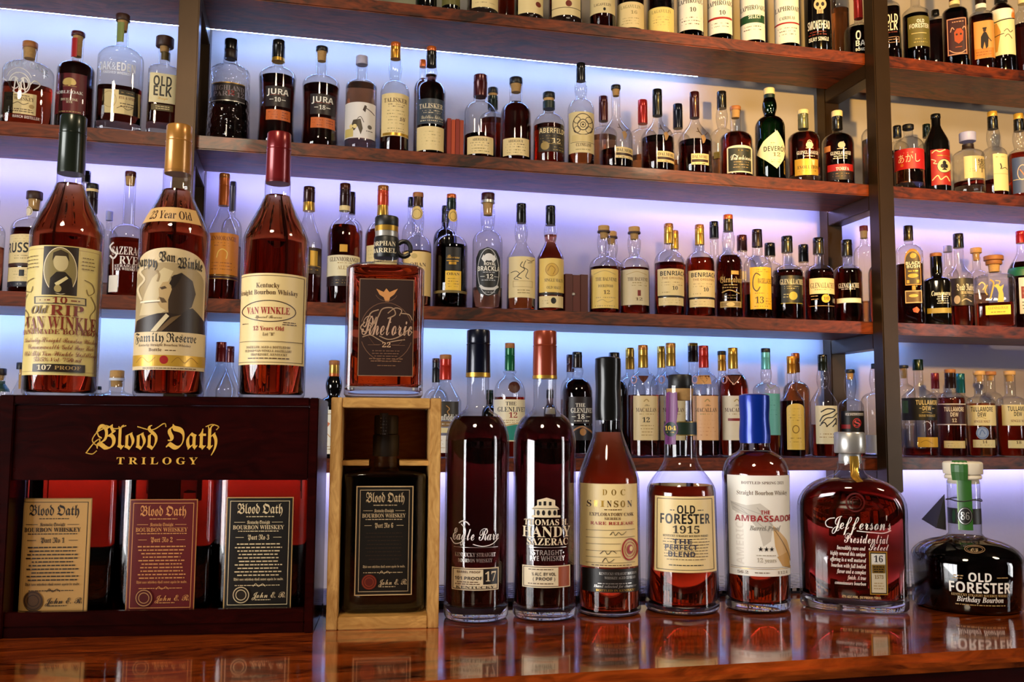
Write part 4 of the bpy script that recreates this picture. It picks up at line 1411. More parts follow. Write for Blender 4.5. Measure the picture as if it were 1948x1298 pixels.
sp.n, sp.r, sp.D, sp.rz = wn_, wx, (P - EYE).dot(wn_), WB.rz
bottle(sp, 156 * (WB.D + 0.014) / (WB.D + 0.051), 790, [(826, 'plug:smoke', 46), (868, 'plug:smoke', 50, 'stopper_collar')], 46, 889, 903, 'dark square bottle with black label standing inside the open pine box', None, wn=44, sh='round', n=7.0, ry=0.86, liq='black', fill=905, seg=48,
       L=[('N', 'neck_label', 2), ('r', 722, 738, 786, 862, '#3a3228'), ('f', 724, 736, 796, 10, 6, 'silver', 1.4), ('r', 712, 750, 856, 868, '#1a1614'), ('t', 722, 742, 862, 9, 'XMX', 'sf', 'tan')] + oath_label(676, 785, 925, 1133, '#141009', '#b8a07a', '#c8a878', '6'))

P = WB.P + wx * wb_(731.5, 640, 0.014)[0] + wn_ * 0.05
sp = Spot((P.x, P.y, zt + 0.0003), 732)
sp.n, sp.r, sp.D, sp.rz = wn_, wx, (P - EYE).dot(wn_), WB.rz
X0, X1, Y0, Y1 = 682, 787, 531, 716
rl = [('R', X0, X1, Y0, Y1, '#8a6448'), ('r', X0 + 1.5, X1 - 1.5, Y0 + 1.5, Y1 - 1.5, '#2c1712'),
      ('p', [(716, 550), (730, 556), (735, 549), (741, 556), (757, 549), (750, 560), (742, 566), (740, 574), (733, 574), (730, 566), (722, 561)], '#c98a50'),
      ('g', 735, 632, 50, 56, 1.4, '#6a4a38', 200, 340), ('g', 735, 632, 50, 56, 1.4, '#6a4a38', 20, 160), ('g', 735, 556, 21, 17, 1.2, '#6a4a38', 200, 340),
      ('t', 688, 784, 618, 40, 'Rhetoric', 'sc', '#b8947a'), ('S', [(720, 590), (706, 596), (700, 612), (712, 616), (720, 602), (728, 588), (746, 586), (752, 598), (738, 606)], 2.2, '#a8886c'), ('S', [(716, 604), (706, 624), (694, 632), (686, 624), (694, 614)], 2.2, '#a8886c'),
      ('S', [(738, 596), (752, 586), (764, 590), (760, 600)], 1.8, '#a8886c'), ('S', [(764, 596), (778, 598), (784, 608)], 1.8, '#a8886c'), ('S', [(722, 640), (740, 646), (760, 640), (776, 628), (784, 632)], 2.0, '#a8886c'), ('S', [(690, 642), (704, 638), (716, 644), (730, 652)], 1.8, '#a8886c'), ('S', [(738, 652), (756, 648), (770, 646)], 1.8, '#a8886c'),
      ('l', [(700, 640), (712, 656), (758, 656), (772, 640)], 1, '#5a3c2c'), ('l', [(700, 657), (722, 657)], 1, '#6a4a38'), ('l', [(746, 657), (770, 657)], 1, '#6a4a38'), ('t', 727, 743, 656.5, 9, '22', 'sf', '#c8a07c'), ('f', 706, 762, 668, 3, 5, '#6a4a38', 2), ('f', 702, 766, 683, 2, 4.5, '#7a563e', 2), ('f', 716, 754, 696, 1, 4, '#7a563e', 1.6)]
root, shp = bottle(sp, 153 * (WB.D + 0.014) / (WB.D + 0.05), 413, [(432, 'plug:waxblack', 46), (442, 'band:gold', 44), (452, 'band:silver', 42), (492, 'plug:waxblack', 48, 'collar')], 48, 500, 520, 'square bourbon bottle with dark plaque label standing on the pine box', None, wn=46,
       sh='round', n=6.5, ry=0.72, liq='bourbon', fill=512, base=738, seg=64, L=rl)
lm = LabelMaker(sp, Shape([(sp.z(492), 24 * sp.mpp(), 24 * sp.mpp(), 2), (sp.z(452), 24 * sp.mpp(), 24 * sp.mpp(), 2)]))
lm.add(('t', 712, 752, 463, 8.5, 'ORPHAN', 'sf', 'pale'))
lm.add(('t', 711, 753, 476, 8.5, 'BARREL', 'sf', 'pale'))
lm.mb.build('collar_lettering', root, smooth=False)
m_ = sp.mpp()
rg = MB()
zr = sp.z(473)
rg.tube([(34 * m_ + 13 * m_ * math.cos(a * PI / 9), 0.0, zr + 15 * m_ * math.sin(a * PI / 9)) for a in range(19)], 4.5 * m_, C('black'), 10)
rg.build('ring_handle', root)
# ------------------------------------------------------------------ bottles on the wall shelves
GRP = {'A': 'bottles on the top shelf', 'B': 'bottles on the second shelf', 'C': 'bottles on the third shelf', 'D': 'bottles on the bottom shelf'}
YBASE = {'A': 60, 'B': 300, 'C': 590, 'D': 871}

def sb(sh_, xc, W, ytop, caps, wcap, yn, ys, label, back=False, Y=None, **kw):
    Wm = max(W, kw.get('wb') or 0)
    Yc = YF + 0.006 + 0.04
    for _ in range(3):
        q = on_y(xc, 600, Yc)
        rr_ = Wm / 2 * math.hypot(q.x, q.y) / F_PX * kw.get('ry', 1.0)
        Yc = YF + 0.006 + rr_ if not back else YB - 0.002 - rr_
    if Y:
        Yc = Y
    p = on_y(xc, (ys + YBASE[sh_]) / 2 if ys < YBASE[sh_] else ys, Yc)
    s = Spot((p.x, p.y, SHELF_Z[sh_] + 0.0003), xc)
    return bottle(s, W, ytop, caps, wcap, yn, ys, label, GRP[sh_], **kw)

# ---- top shelf, middle bay (only the feet are in view)
def feet(xc, W, fill_, liq, label, L=(), glass='clear', back=False, hgt=-150, sh='slope', cap='black', **kw):
    sb('A', xc, W, hgt, [(hgt + 45, cap)], 20, hgt + 70, hgt + 95, label, back, glass=glass, liq=liq, fill=fill_, L=L, sh=sh, **kw)
feet(621, 80, None, 'red', 'bright green glass bottle, leftmost foot showing on the top shelf', glass='brightgreen', hgt=-190)
feet(811, 42, -60, 'black', 'black bottle foot left of the gold labelled one on the top shelf', glass='black', hgt=-170)
feet(858, 36, -60, 'dark', 'dark bottle with olive gold label foot on the top shelf', glass='black', hgt=-170, L=[('R', None, None, -40, 8, 'olive')])
feet(918, 62, -60, 'dark', 'round footed bottle with cream label, right of the olive gold one on the top shelf', L=[('R', 898, 950, -50, 13, 'cream'), ('f', 904, 942, 4, 1, 4, 'brownink')], base=18)
feet(965, 44, -60, 'red', 'red whisky bottle behind two cream labelled ones on the top shelf', back=True)
feet(1006, 58, -60, 'dark', 'cream labelled bottle with small red seal, left of the widest on top shelf', L=[('R', 986, 1033, -40, 24, 'cream'), ('O', 1024, 6, 5, 5, 'redbrown')], base=30)
feet(1075, 66, -60, 'dark', 'widest cream labelled bottle foot with red seal on the top shelf', L=[('R', 1050, 1104, -40, 28, 'cream'), ('O', 1082, 6, 6, 6, 'redbrown'), ('l', [(1050, 14), (1104, 14)], 1.2, 'brownink')], base=36)
feet(1146, 50, -60, 'dark', 'cream labelled dark footed bottle, left of two yellow labels on top shelf', L=[('R', None, None, -60, 24, 'cream'), ('t', 1130, 1162, 8, 5, 'LAGAVULIN', 'sf', 'brownink'), ('o', 1150, 17, 2.5, 3, 'ink')])
feet(1199, 54, -60, 'black', 'first yellow cream labelled bottle with dark foot on the top shelf', L=[('R', 1174, 1226, 3, 52, 'cream'), ('t', 1181, 1218, 12, 6, 'LAGAVULIN', 'sf', '#a08a50'), ('t', 1200, 1212, 23, 6, '16', 'sf', '#a08a50'), ('f', 1182, 1218, 34, 3, 5, '#b89c60')])
feet(1257, 53, -60, 'black', 'second yellow cream labelled bottle, left of the white labels on the top shelf', L=[('R', 1232, 1282, 13, 60, '#f0d880'), ('t', 1240, 1276, 21, 6, 'LAGAVULIN', 'sf', '#a08a50'), ('f', 1242, 1274, 32, 4, 5, '#b89c60')])
def islay(xc, W, yl, yb, label, extra):
    feet(xc, W, -90, 'black', label, glass='dkgreen', L=[('R', xc - W * .46, xc + W * .46, yl - 70, yb, 'white')] + extra)
islay(1313, 52, 0, 56, 'white labelled green bottle marked 10, first of the white labels on the top shelf', [('t', 1291, 1336, 1, 9, 'LAPHROAIG', 'sf', 'ink'), ('t', 1312, 1324, 18, 8, '10', 'sf', 'ink'), ('f', 1294, 1334, 33, 3, 6, 'brownink')])
islay(1369, 50, 0, 63, 'white labelled green bottle marked 10 with a thin red stripe on the top shelf', [('t', 1347, 1392, 5, 9, 'LAPHROAIG', 'sf', 'ink'), ('t', 1368, 1380, 24, 8, '10', 'sf', 'ink'), ('r', 1347, 1392, 32, 36, 'redink'), ('f', 1352, 1388, 44, 2, 6, 'brownink')])
islay(1431, 50, 0, 75, 'white labelled bottle with a dark green band across it on the top shelf', [('t', 1409, 1454, 14, 9, 'LAPHROAIG', 'sf', 'ink'), ('r', 1408, 1454, 28, 43, 'green'), ('t', 1424, 1447, 32, 6, 'SELECT', 'sb', 'white'), ('f', 1414, 1450, 50, 2, 6, 'brownink')])
islay(1496, 50, 0, 81, 'white labelled bottle with red line, left of the black skull bottle on the top shelf', [('t', 1475, 1520, 16, 9, 'LAPHROAIG', 'sf', 'ink'), ('t', 1483, 1512, 34, 6, 'CAIRDEAS', 'sf', 'ink'), ('r', 1473, 1520, 42, 45, 'redink'), ('f', 1480, 1516, 53, 3, 6, 'brownink')])
feet(1555, 54, -60, 'black', 'black bottle with cream skull face and white jagged lettering on the top shelf', glass='black', L=[
    ('o', 1560, 8, 12, 12, '#d8b888'), ('o', 1555, 8, 3, 4, 'ink'), ('o', 1565, 8, 3, 4, 'ink'), ('p', [(1560, 12), (1558, 17), (1562, 17)], 'ink'), ('r', 1554, 1566, 17, 26, '#d8b888'), ('l', [(1557, 19), (1557, 26)], 1, 'ink'), ('l', [(1560, 19), (1560, 26)], 1, 'ink'), ('l', [(1563, 19), (1563, 26)], 1, 'ink'), ('r', 1550, 1572, -6, -1, 'red'),
    ('t', 1537, 1578, 47, 15, 'SMOKEHEAD', 'sb', 'white'), ('f', 1538, 1574, 60, 2, 5, 'redbrown', 2), ('t', 1539, 1576, 74, 7, 'ISLAY SINGLE', 'sb', 'white')])
sb('A', 1634, 60, -12, [(36, 'brightred')], 18, 44, 64, 'black bottle with tall white letters half hidden by the right upright, top shelf', glass='clear', liq='black', fill=57, Y=2.47, L=[('t', 1628, 1638, 67, 16, 'O', 'sb', 'white'), ('t', 1628, 1646, 82, 10, 'BA', 'sb', 'white'), ('t', 1628, 1646, 94, 5, 'BOND', 'sb', 'white')])
sb('A', 1597, 40, -90, [(-40, 'black')], 18, -20, 10, 'tan lit bottle standing behind the skull bottle on the top shelf', back=True, fill=20, liq='amber')

# ---- top shelf, right bay
def ar(xc, W, ytop, caps, wcap, yn, ys, label, back=False, **kw):
    YBASE['A'] = 110
    r = sb('A', xc, W, ytop, caps, wcap, yn, ys, label, back, **kw)
    YBASE['A'] = 60
    return r
ar(1690, 50, -70, [(-40, 'dkwood')], 22, 4, 22, 'black bottle with white two line lettering beside the right upright, top shelf', liq='black', fill=20, n=3.4, Y=2.46, L=[('t', 1686, 1708, 36, 15, 'OLD', 'sb', 'white'), ('t', 1686, 1708, 51, 15, 'ELK', 'sb', 'white'), ('f', 1688, 1710, 62, 1, 4, 'redbrown'), ('b', 1688, 1711, 71, 82, 1, '#b08a70'), ('f', 1690, 1709, 76, 1, 4, '#b08a70')])
ar(1743, 54, -60, [(-30, 'black')], 20, 10, 28, 'dark bottle with olive label in the right bay of the top shelf', liq='black', fill=32, sh='s', L=[('R', 1727, 1768, 30, 88, 'olive'), ('t', 1744, 1758, 40, 6, 'OLD', 'sb', 'white'), ('t', 1730, 1766, 49, 8, 'FORESTER', 'sb', 'white'), ('l', [(1734, 63), (1762, 63)], 1, 'cream'), ('f', 1738, 1764, 74, 2, 6, '#b8a860')])
ar(1781, 34, 20, [(30, 'black')], 16, 34, 40, 'dark bottle behind the olive labelled one in the right bay of the top shelf', back=True, liq='black', fill=42, n=4)
ar(1818, 52, -50, [(4, 'dkred'), (11, 'band:cream')], 21, 14, 30, 'dark bottle with ornate dark red framed label in the right bay of the top shelf', liq='black', fill=20, n=3.2, L=[('R', 1801, 1840, 34, 105, '#3a0c0c'), ('b', 1802, 1839, 35, 104, 1.6, '#d89a78'), ('p', [(1815, 62), (1820, 55), (1828, 55), (1833, 62), (1832, 78), (1824, 84), (1816, 78)], '#b04a1c'), ('S', [(1808, 60), (1811, 52), (1815, 56)], 1.5, '#e0a080'), ('S', [(1838, 60), (1835, 52), (1831, 56)], 1.5, '#e0a080'), ('o', 1820, 66, 2, 2, 'ink'), ('o', 1828, 66, 2, 2, 'ink'), ('S', [(1806, 94), (1816, 100), (1830, 101), (1838, 96)], 1.5, '#e0a080'), ('l', [(1818, 90), (1830, 90)], 1.4, '#b04a1c'), ('f', 1808, 1836, 42, 1, 4, '#d89a78')])
ar(1868, 50, -45, [(10, '#2a1810'), (18, 'band:white')], 22, 22, 36, 'bottle with orange tan picture label of a standing man in the right bay', liq='dark', fill=34, n=3.2, L=[('R', 1853, 1892, 40, 111, '#d89a50'), ('r', 1854, 1891, 92, 110, '#c88030'), ('p', [(1866, 90), (1866, 70), (1871, 62), (1876, 62), (1881, 72), (1880, 90), (1876, 94), (1873, 80), (1870, 94)], '#1c1210'), ('o', 1873, 58, 3, 4, '#3a1c10'), ('r', 1869, 1877, 53, 56, 'ink'), ('l', [(1878, 70), (1886, 80)], 1.6, '#1c1210'), ('f', 1856, 1888, 99, 2, 5, '#a05818')])
ar(1907, 52, -40, [(6, 'black')], 26, 8, 30, 'bottle with big white and yellow shield label near the right edge of the top shelf', liq='black', fill=10, L=[('R', 1881, 1930, 17, 36, 'white'), ('r', 1880, 1931, 36, 104, '#f2e6b0'), ('p', [(1881, 44), (1896, 42), (1904, 60), (1898, 96), (1884, 102), (1881, 100)], '#d89a4a'), ('l', [(1880, 36), (1893, 40), (1931, 34)], 2, 'ink'), ('S', [(1884, 70), (1898, 66), (1910, 64)], 1.4, 'ink'), ('S', [(1910, 60), (1916, 56), (1922, 62), (1926, 58)], 1.4, 'sepia'), ('S', [(1912, 70), (1918, 66), (1925, 74)], 1.4, 'sepia'), ('p', [(1922, 17), (1931, 17), (1931, 34), (1924, 34)], '#d8843a')])
ar(1948, 38, -40, [(8, 'band:cream')], 18, 16, 44, 'dark red whisky bottle cut off by the right edge, top shelf', liq='deep', fill=48)

# ---- second shelf, left bay
sb('B', 50, 102, 81, [(93, 'plug:wood', 31)], 29, 117, 141, 'wide shouldered rye bottle with white monogram and small cream label, left end of second shelf', wn=31, liq='red', fill=166, cork=112, n=2.6, ry=0.6, L=[
    ('t', 2, 92, 132, 11, 'MINOR CASE', 'sb', '#c8d0e0', 0.9), ('g', 37, 160, 20, 20, 2, 'white'), ('l', [(26, 176), (30, 150), (37, 168), (44, 150), (48, 176)], 2.6, 'white'), ('g', 28, 160, 8, 11, 2, 'white', 40, 320), ('g', 46, 160, 8, 11, 2, 'white', -140, 140), ('S', [(4, 162), (-2, 156), (6, 152), (16, 160)], 2, 'white'), ('S', [(58, 160), (66, 152), (76, 158), (64, 170)], 2, 'white'), ('g', 37, 156, 24, 26, 1.2, 'white', 20, 160),
    ('R', 7, 69, 178, 218, 'cream'), ('t', 12, 65, 189, 7, 'RYE WHISKEY', 'sf', 'brownink'), ('f', 22, 56, 183, 1, 4, 'brownink'), ('S', [(24, 200), (34, 196), (44, 200), (54, 196)], 1.2, 'brownink'), ('o', 60, 202, 5, 4, 'tan'), ('f', 12, 64, 209, 2, 4, 'brownink'), ('N', 'printed_lettering', 0), ('t', 0, 78, 223, 5, 'LIMESTONE BRANCH DISTILLERY', 'sb', 'white')])
sb('B', 141, 76, 62, [(70, 'plug:maroon', 28)], 26, 117, 139, 'dark red rye bottle with gold tree on a dark red label, second shelf left bay', wn=24, liq='deep', fill=122, cork=108, n=2.5, L=[
    ('N', 'neck_strip', 1), ('r', 134, 147, 72, 108, 'red'), ('R', 103, 164, 140, 216, '#6a1216'), ('o', 132, 156, 12, 7, '#e0bc68'), ('o', 126, 158, 7, 5, '#e0bc68'), ('o', 139, 158, 6, 5, '#e0bc68'), ('r', 130, 134, 158, 165, '#e0bc68'), ('l', [(120, 165), (146, 165)], 0.8, '#c09a50'),
    ('t', 108, 158, 176, 5.5, 'NOBLE OAK', 'sf', 'white'), ('t', 116, 148, 190, 4.5, 'DOUBLE OAK', 'sf', 'pale'), ('t', 126, 138, 195, 4, 'RYE', 'sf', 'pale'), ('f', 108, 158, 213, 1, 4, 'tan')])
sb('B', 226, 91, 29, [(41, 'plug:dkwood', 29)], 27, 88, 116, 'tall clear bottle with white frosted lettering and low whisky level, second shelf left bay', wn=25, liq='dark', fill=170, cork=60, n=2.5, ry=0.62, base=238, L=[
    ('N', 'neck_strip', 1), ('r', 223, 236, 42, 80, '#7d8a48'), ('N', 'printed_lettering', 0), ('t', 189, 258, 127, 15, 'OAK&EDEN', 'sb', 'white2'), ('t', 196, 249, 139, 4.5, 'FINISHED WHISKEY', 'sb', 'white2'), ('R', 194, 267, 171, 216, 'cream'), ('r', 226, 258, 170, 180, '#3a3220'), ('f', 228, 256, 175, 1, 3, 'tan'), ('t', 226, 258, 185, 5, 'RYE & SPIRE', 'sf', 'redbrown'), ('g', 208, 190, 13, 15, 0.8, 'tan'), ('f', 228, 256, 196, 2, 5, 'brownink'), ('S', [(222, 206), (232, 202), (242, 207), (252, 203)], 1, 'brownink')])
sb('B', 308, 60, 72, [(90, 'plug:dkwood', 36)], 24, 124, 140, 'squarish bottle with cream two line label and dark knobbly stopper beside the left upright', wn=23, liq='dark', fill=165, n=4.5, ry=0.9, cork=100, base=240, L=[
    ('N', 'neck_strip', 1), ('r', 307, 328, 98, 114, '#5a4a22'), ('R', 284, 335, 140, 196, '#f2e2b0'), ('t', 292, 327, 155, 18, 'OLD', 'sb', 'ink'), ('t', 292, 327, 174, 18, 'ELK', 'sb', 'ink'), ('t', 300, 320, 187, 5, 'Straight', 'sc', 'gold'), ('R', 287, 330, 199, 211, '#5a4a22'), ('f', 292, 326, 203, 2, 4, 'cream')])

# ---- second shelf, middle bay
sb('B', 435, 78, 76, [(96, 'black'), (113, 'plug:#2a1a14')], 26, 124, 141, 'deeply carved glass bottle with dark print band, middle bay of second shelf', wb=86, wn=28, glass='bumpy', liq='dark', fill=194, L=[
    ('R', 403, 466, 157, 190, '#241a1c'), ('t', 406, 464, 167, 9, 'HIGHLAND', 'sf', '#8a8088'), ('t', 406, 464, 178, 9, 'PARK 12', 'sf', '#8a8088'), ('t', 432, 446, 176, 8, '12', 'sf', 'redink'), ('l', [(404, 157), (465, 157)], 1.6, 'gold'), ('l', [(404, 191), (465, 191)], 1.6, 'silver')])
def jura(xc, label, ytop, caps, age, fill, dy, dx, **kw):
    sb('B', xc, 74, ytop, caps, 25, 128 + dy, 150 + dy, label, waist=0.07, wb=74, liq='dark', fill=fill, L=[
        ('N', 'front_panel', 0), ('r', xc - 22 + dx, xc + 26 + dx, 163 + dy, 202 + dy, '#1c0a0a'), ('t', xc - 19 + dx, xc + 22 + dx, 174 + dy, 10.5, 'JURA', 'sb', 'white'), ('l', [(xc - 14 + dx, 189 + dy), (xc - 7 + dx, 189 + dy)], 1.2, 'white'), ('t', xc - 5 + dx, xc + 7 + dx, 189 + dy, 8, age, 'sf', 'white'), ('l', [(xc + 9 + dx, 189 + dy), (xc + 16 + dx, 189 + dy)], 1.2, 'white'), ('f', xc - 16 + dx, xc + 20 + dx, 180 + dy, 1, 3, 'redbrown'),
        ('R', xc - 21 + dx, xc + 25 + dx, 208 + dy, 228 + dy, 'orange'), ('f', xc - 18 + dx, xc + 2 + dx, 213 + dy, 3, 5, 'redbrown'), ('f', xc + 8 + dx, xc + 22 + dx, 213 + dy, 3, 5, 'redbrown')], **kw)
jura(526, 'dark waisted bottle with orange panel and tall black cap, second shelf behind the maroon capsule', 78, [(112, 'black'), (118, 'band:gold')], '10', 151, 0, 1)
jura(609, 'dark waisted bottle with orange panel and black topped cork, second shelf middle bay', 90, [(99, 'plug:black', 24)], '18', 168, 15, 3, cork=117, wn=22)
sb('B', 686, 62, 108, [(124, 'plug:lilacgrey', 24)], 23, 153, 168, 'pale whisky bottle with white picture label of a hammer and flower, second shelf', wn=22, liq='pale', fill=164, base=272, L=[
    ('R', 656, 714, 194, 262, '#ece4dc'), ('p', [(690, 209), (694, 199), (698, 201), (695, 213)], '#3a2420'), ('l', [(695, 204), (712, 214)], 1.6, '#3a2420'), ('p', [(666, 246), (672, 228), (686, 226), (690, 244), (686, 256), (680, 240), (674, 248)], '#4a3c28'), ('o', 668, 240, 3, 4, '#f2d890'), ('o', 675, 240, 4, 4, '#f2d890'), ('r', 657, 672, 244, 260, '#d8c070'), ('S', [(680, 226), (686, 222), (692, 232)], 1.2, '#3a2420'), ('o', 703, 240, 4, 4, '#6a6054'), ('f', 696, 710, 248, 1, 3, '#6a6054')])
sb('B', 750, 57, 82, [(90, 'orange'), (113, 'amberfoil')], 20, 153, 180, 'gold capsuled bottle with full cream label, left of the slate labelled one', wn=20, nb=26, liq='dark', fill=250, L=[
    ('R', 726, 777, 177, 258, 'cream'), ('t', 731, 774, 190, 8, 'TALISKER', 'sf', 'brownink'), ('f', 738, 770, 198, 2, 4, 'brownink'), ('f', 734, 772, 210, 5, 6, '#b09860'), ('t', 760, 770, 226, 6, '10', 'sf', 'brownink'), ('f', 734, 772, 244, 2, 5, '#b09860'), ('r', 728, 776, 252, 257, 'gold')])
sb('B', 819, 58, 90, [(99, 'orange'), (127, 'black')], 20, 152, 182, 'black whisky bottle with slate grey label over a cream label, second shelf', wn=20, nb=24, liq='black', fill=144, L=[
    ('R', 794, 844, 187, 235, 'slate'), ('t', 798, 842, 201, 9, 'TALISKER', 'sf', 'pale'), ('f', 804, 840, 210, 2, 4, 'pale'), ('t', 802, 842, 222, 7, 'Distillers Edition', 'sc', 'pale'), ('f', 800, 842, 229, 1, 4, 'pale'), ('R', 793, 844, 240, 285, 'cream'), ('f', 800, 838, 250, 5, 6, '#b09860')])
sb('B', 803, 34, 115, [(128, 'orange')], 14, 150, 175, 'bottle with orange cap peeping out behind the slate labelled bottle, second shelf', back=True, liq='black', fill=150)
def wbox(shf, x0, x1, y0, y1, label, mats, knob=None):
    Y0 = YF + 0.02
    p0, p1 = on_y(x0, y1, Y0), on_y(x1, y1, Y0)
    zt_ = on_y((x0 + x1) / 2, y0, Y0).z - SHELF_Z[shf]
    o = empty('wooden_box', ((p0.x + p1.x) / 2, Y0, SHELF_Z[shf] + 0.0003), 0, label, 'box')
    w = (p1.x - p0.x)
    n_ = len(mats)
    for i, mt in enumerate(mats):
        b_ = MB()
        b_.box(-w / 2 + w * i / n_ + 0.0003, -w / 2 + w * (i + 1) / n_ - 0.0003, 0.0015 * (i % 2), 0.09, 0, zt_ - 0.002 * (i % 2), mt)
        b_.build('box_panel', o, bevel=0.0008)
    if knob:
        k_ = MB()
        a = on_y(knob[0], knob[1], Y0)
        k_.loft([(-0.003, 0.004, 0.004, 2), (0.0, 0.005, 0.005, 2), (0.003, 0.003, 0.003, 2)], C('silver'), 14)
        ko = k_.build('catch', o)
        ko.rotation_euler = (PI / 2, 0, 0)
        ko.location = (a.x - (p0.x + p1.x) / 2, -0.0005, a.z - SHELF_Z[shf])
    return o
wbox('B', 850, 882, 226, 294, 'small red striped wooden box between bottles on the second shelf', [C('boxred'), C('#b8441f'), C('boxred'), C('#a03a1e')])
def aber(xc, W, ytop, caps, wcap, yn, ys, label, fill, ly, **kw):
    sb('B', xc, W, ytop, caps, wcap, yn, ys, label, liq='dark', fill=fill, L=[('R', xc - 24, xc + 25, ly, ly + 33, 'cream'), ('t', xc - 14, xc + 14, ly + 6, 5, 'ABERLOUR', 'sf', 'brownink'), ('f', xc - 20, xc + 20, ly + 12, 2, 5, 'brownink'), ('f', xc - 18, xc + 20, ly + 23, 2, 5, '#a08850')], **kw)
aber(913, 62, 144, [(185, 'maroon')], 27, 193, 217, 'mostly empty bottle with maroon capsule and low cream label right of the striped box', 260, 259, wn=26)
sb('B', 937, 54, 168, [(179, 'plug:black', 20), (184, 'cork'), (208, 'dkgreen')], 20, 212, 232, 'red whisky bottle with black stopper behind the maroon capped one, second shelf', back=True, liq='red', fill=230)
aber(981, 60, 149, [(161, 'plug:black', 26)], 25, 194, 222, 'full dark red bottle with black stopper and low cream label, second shelf', 196, 262, wn=25, cork=176)
sb('B', 1044, 62, 177, [(188, 'plug:black', 24), (194, 'cork'), (208, 'band:dkgreen')], 23, 214, 242, 'round shouldered bottle with black and gold printed label and number 12, second shelf', wn=23, liq='red', fill=242, L=[
    ('R', 1025, 1073, 241, 288, '#2c2114'), ('t', 1026, 1074, 248, 9, 'ABERFELDY', 'sb', '#f0d8a0'), ('f', 1028, 1070, 258, 4, 5, '#a88a48'), ('t', 1050, 1066, 267, 9, '12', 'sf', '#f0d8a0'), ('o', 1037, 277, 8, 8, '#a88a48'), ('f', 1052, 1072, 279, 2, 5, '#a88a48')])
sb('B', 1105, 52, 121, [(155, 'black')], 18, 187, 212, 'tallest clear bottle with black capsule and cream rose emblem label, second shelf', wn=19, nb=25, liq='amber', fill=275, L=[
    ('R', 1082, 1131, 212, 290, 'cream'), ('g', 1109, 236, 19, 20, 1.6, '#4a3420'), ('g', 1109, 237, 10, 10, 1.6, '#4a3420'), ('g', 1109, 237, 5, 5, 1.4, '#4a3420'), ('g', 1098, 228, 6, 6, 1.2, '#4a3420'), ('g', 1120, 228, 6, 6, 1.2, '#4a3420'), ('g', 1098, 246, 6, 6, 1.2, '#4a3420'), ('g', 1120, 246, 6, 6, 1.2, '#4a3420'), ('o', 1109, 237, 2, 2, '#4a3420'), ('r', 1088, 1128, 256, 268, '#e8cc88'), ('l', [(1086, 270), (1130, 270)], 0.8, 'brownink'), ('t', 1096, 1124, 275, 6, 'CLYNELISH', 'sf', 'brownink'), ('f', 1094, 1124, 284, 1, 4, '#b09860')])
sb('B', 1148, 54, 184, [(231, 'maroon')], 18, 240, 258, 'bottle with long maroon capsule behind the tall rose label bottle, second shelf', back=True, liq='pale', fill=262)
def dalmore(xc, ytop, caps, yn, ys, fill, lx, ly, label, W=65, **kw):
    sx, sy = xc + 15, ys - 9
    sb('B', xc, W, ytop, caps, 19, yn, ys, label, liq='dark', fill=fill, sh='s', L=[
        ('N', 'stag_emblem', 0), ('p', [(sx - 4, sy - 1), (sx + 2, sy - 4), (sx + 6, sy + 2), (sx + 3, sy + 10), (sx, sy + 12), (sx - 2, sy + 4)], '#a07a48'), ('S', [(sx - 2, sy - 3), (sx - 8, sy - 10), (sx - 10, sy - 16)], 1.5, '#4a3420'), ('S', [(sx - 6, sy - 8), (sx - 12, sy - 9)], 1.2, '#4a3420'), ('S', [(sx + 4, sy - 3), (sx + 9, sy - 10), (sx + 9, sy - 16)], 1.5, '#4a3420'), ('S', [(sx + 8, sy - 8), (sx + 13, sy - 10)], 1.2, '#4a3420'),
        ('R', lx, lx + 33, ly, ly + 21, 'cream'), ('t', lx + 2, lx + 31, ly + 6, 6, 'DALMORE', 'sf', 'ink'), ('r', lx + 1, lx + 32, ly + 11, ly + 16, 'brown'), ('f', lx + 4, lx + 29, ly + 19, 1, 3, 'brownink')], **kw)
dalmore(1172, 163, [(171, 'plug:black', 19)], 221, 262, 289, 1171, 279, 'nearly empty clear bottle with gold stag emblem and black topped cork, second shelf', wn=17, cork=183)
sb('B', 1223, 56, 191, [(236, 'brightred')], 19, 244, 262, 'bottle with long bright red capsule behind the stag emblem bottles, second shelf', back=True, liq='pale', fill=300)
dalmore(1251, 171, [(221, 'black')], 227, 264, 265, 1250, 287, 'half full stag emblem bottle with black capsule, second shelf')
sb('B', 1290, 50, 199, [(245, 'navycap')], 19, 252, 270, 'bottle with navy black capsule between two stag emblem bottles, second shelf', back=True, liq='pale', fill=310)
dalmore(1322, 176, [(225, '#3a1014')], 228, 270, 272, 1315, 292, 'half full stag emblem bottle with dark maroon capsule, second shelf', W=67)
sb('B', 1374, 48, 175, [(207, 'black')], 19, 243, 266, 'empty clear bottle with black capsule behind the dark green square label, second shelf', back=True, nb=24, liq='pale', fill=300, L=[('R', 1358, 1372, 288, 300, 'yellow')])
sb('B', 1400, 64, 203, [(211, 'plug:wood', 22)], 21, 250, 268, 'bottle with dark green framed label and wooden stopper, second shelf right half', wn=22, cork=225, liq='red', fill=255, L=[
    ('R', 1383, 1431, 276, 328, '#e8e0c4', 5), ('r', 1385.5, 1428.5, 281, 325.5, '#2e3026'), ('S', [(1392, 303), (1396, 294), (1402, 298), (1400, 304)], 1.6, 'white'), ('t', 1390, 1429, 299, 10, 'Dalwhinnie', 'sc', 'white'), ('f', 1404, 1424, 286, 1, 4, 'gold'), ('f', 1394, 1426, 308, 3, 5, '#a89060')])
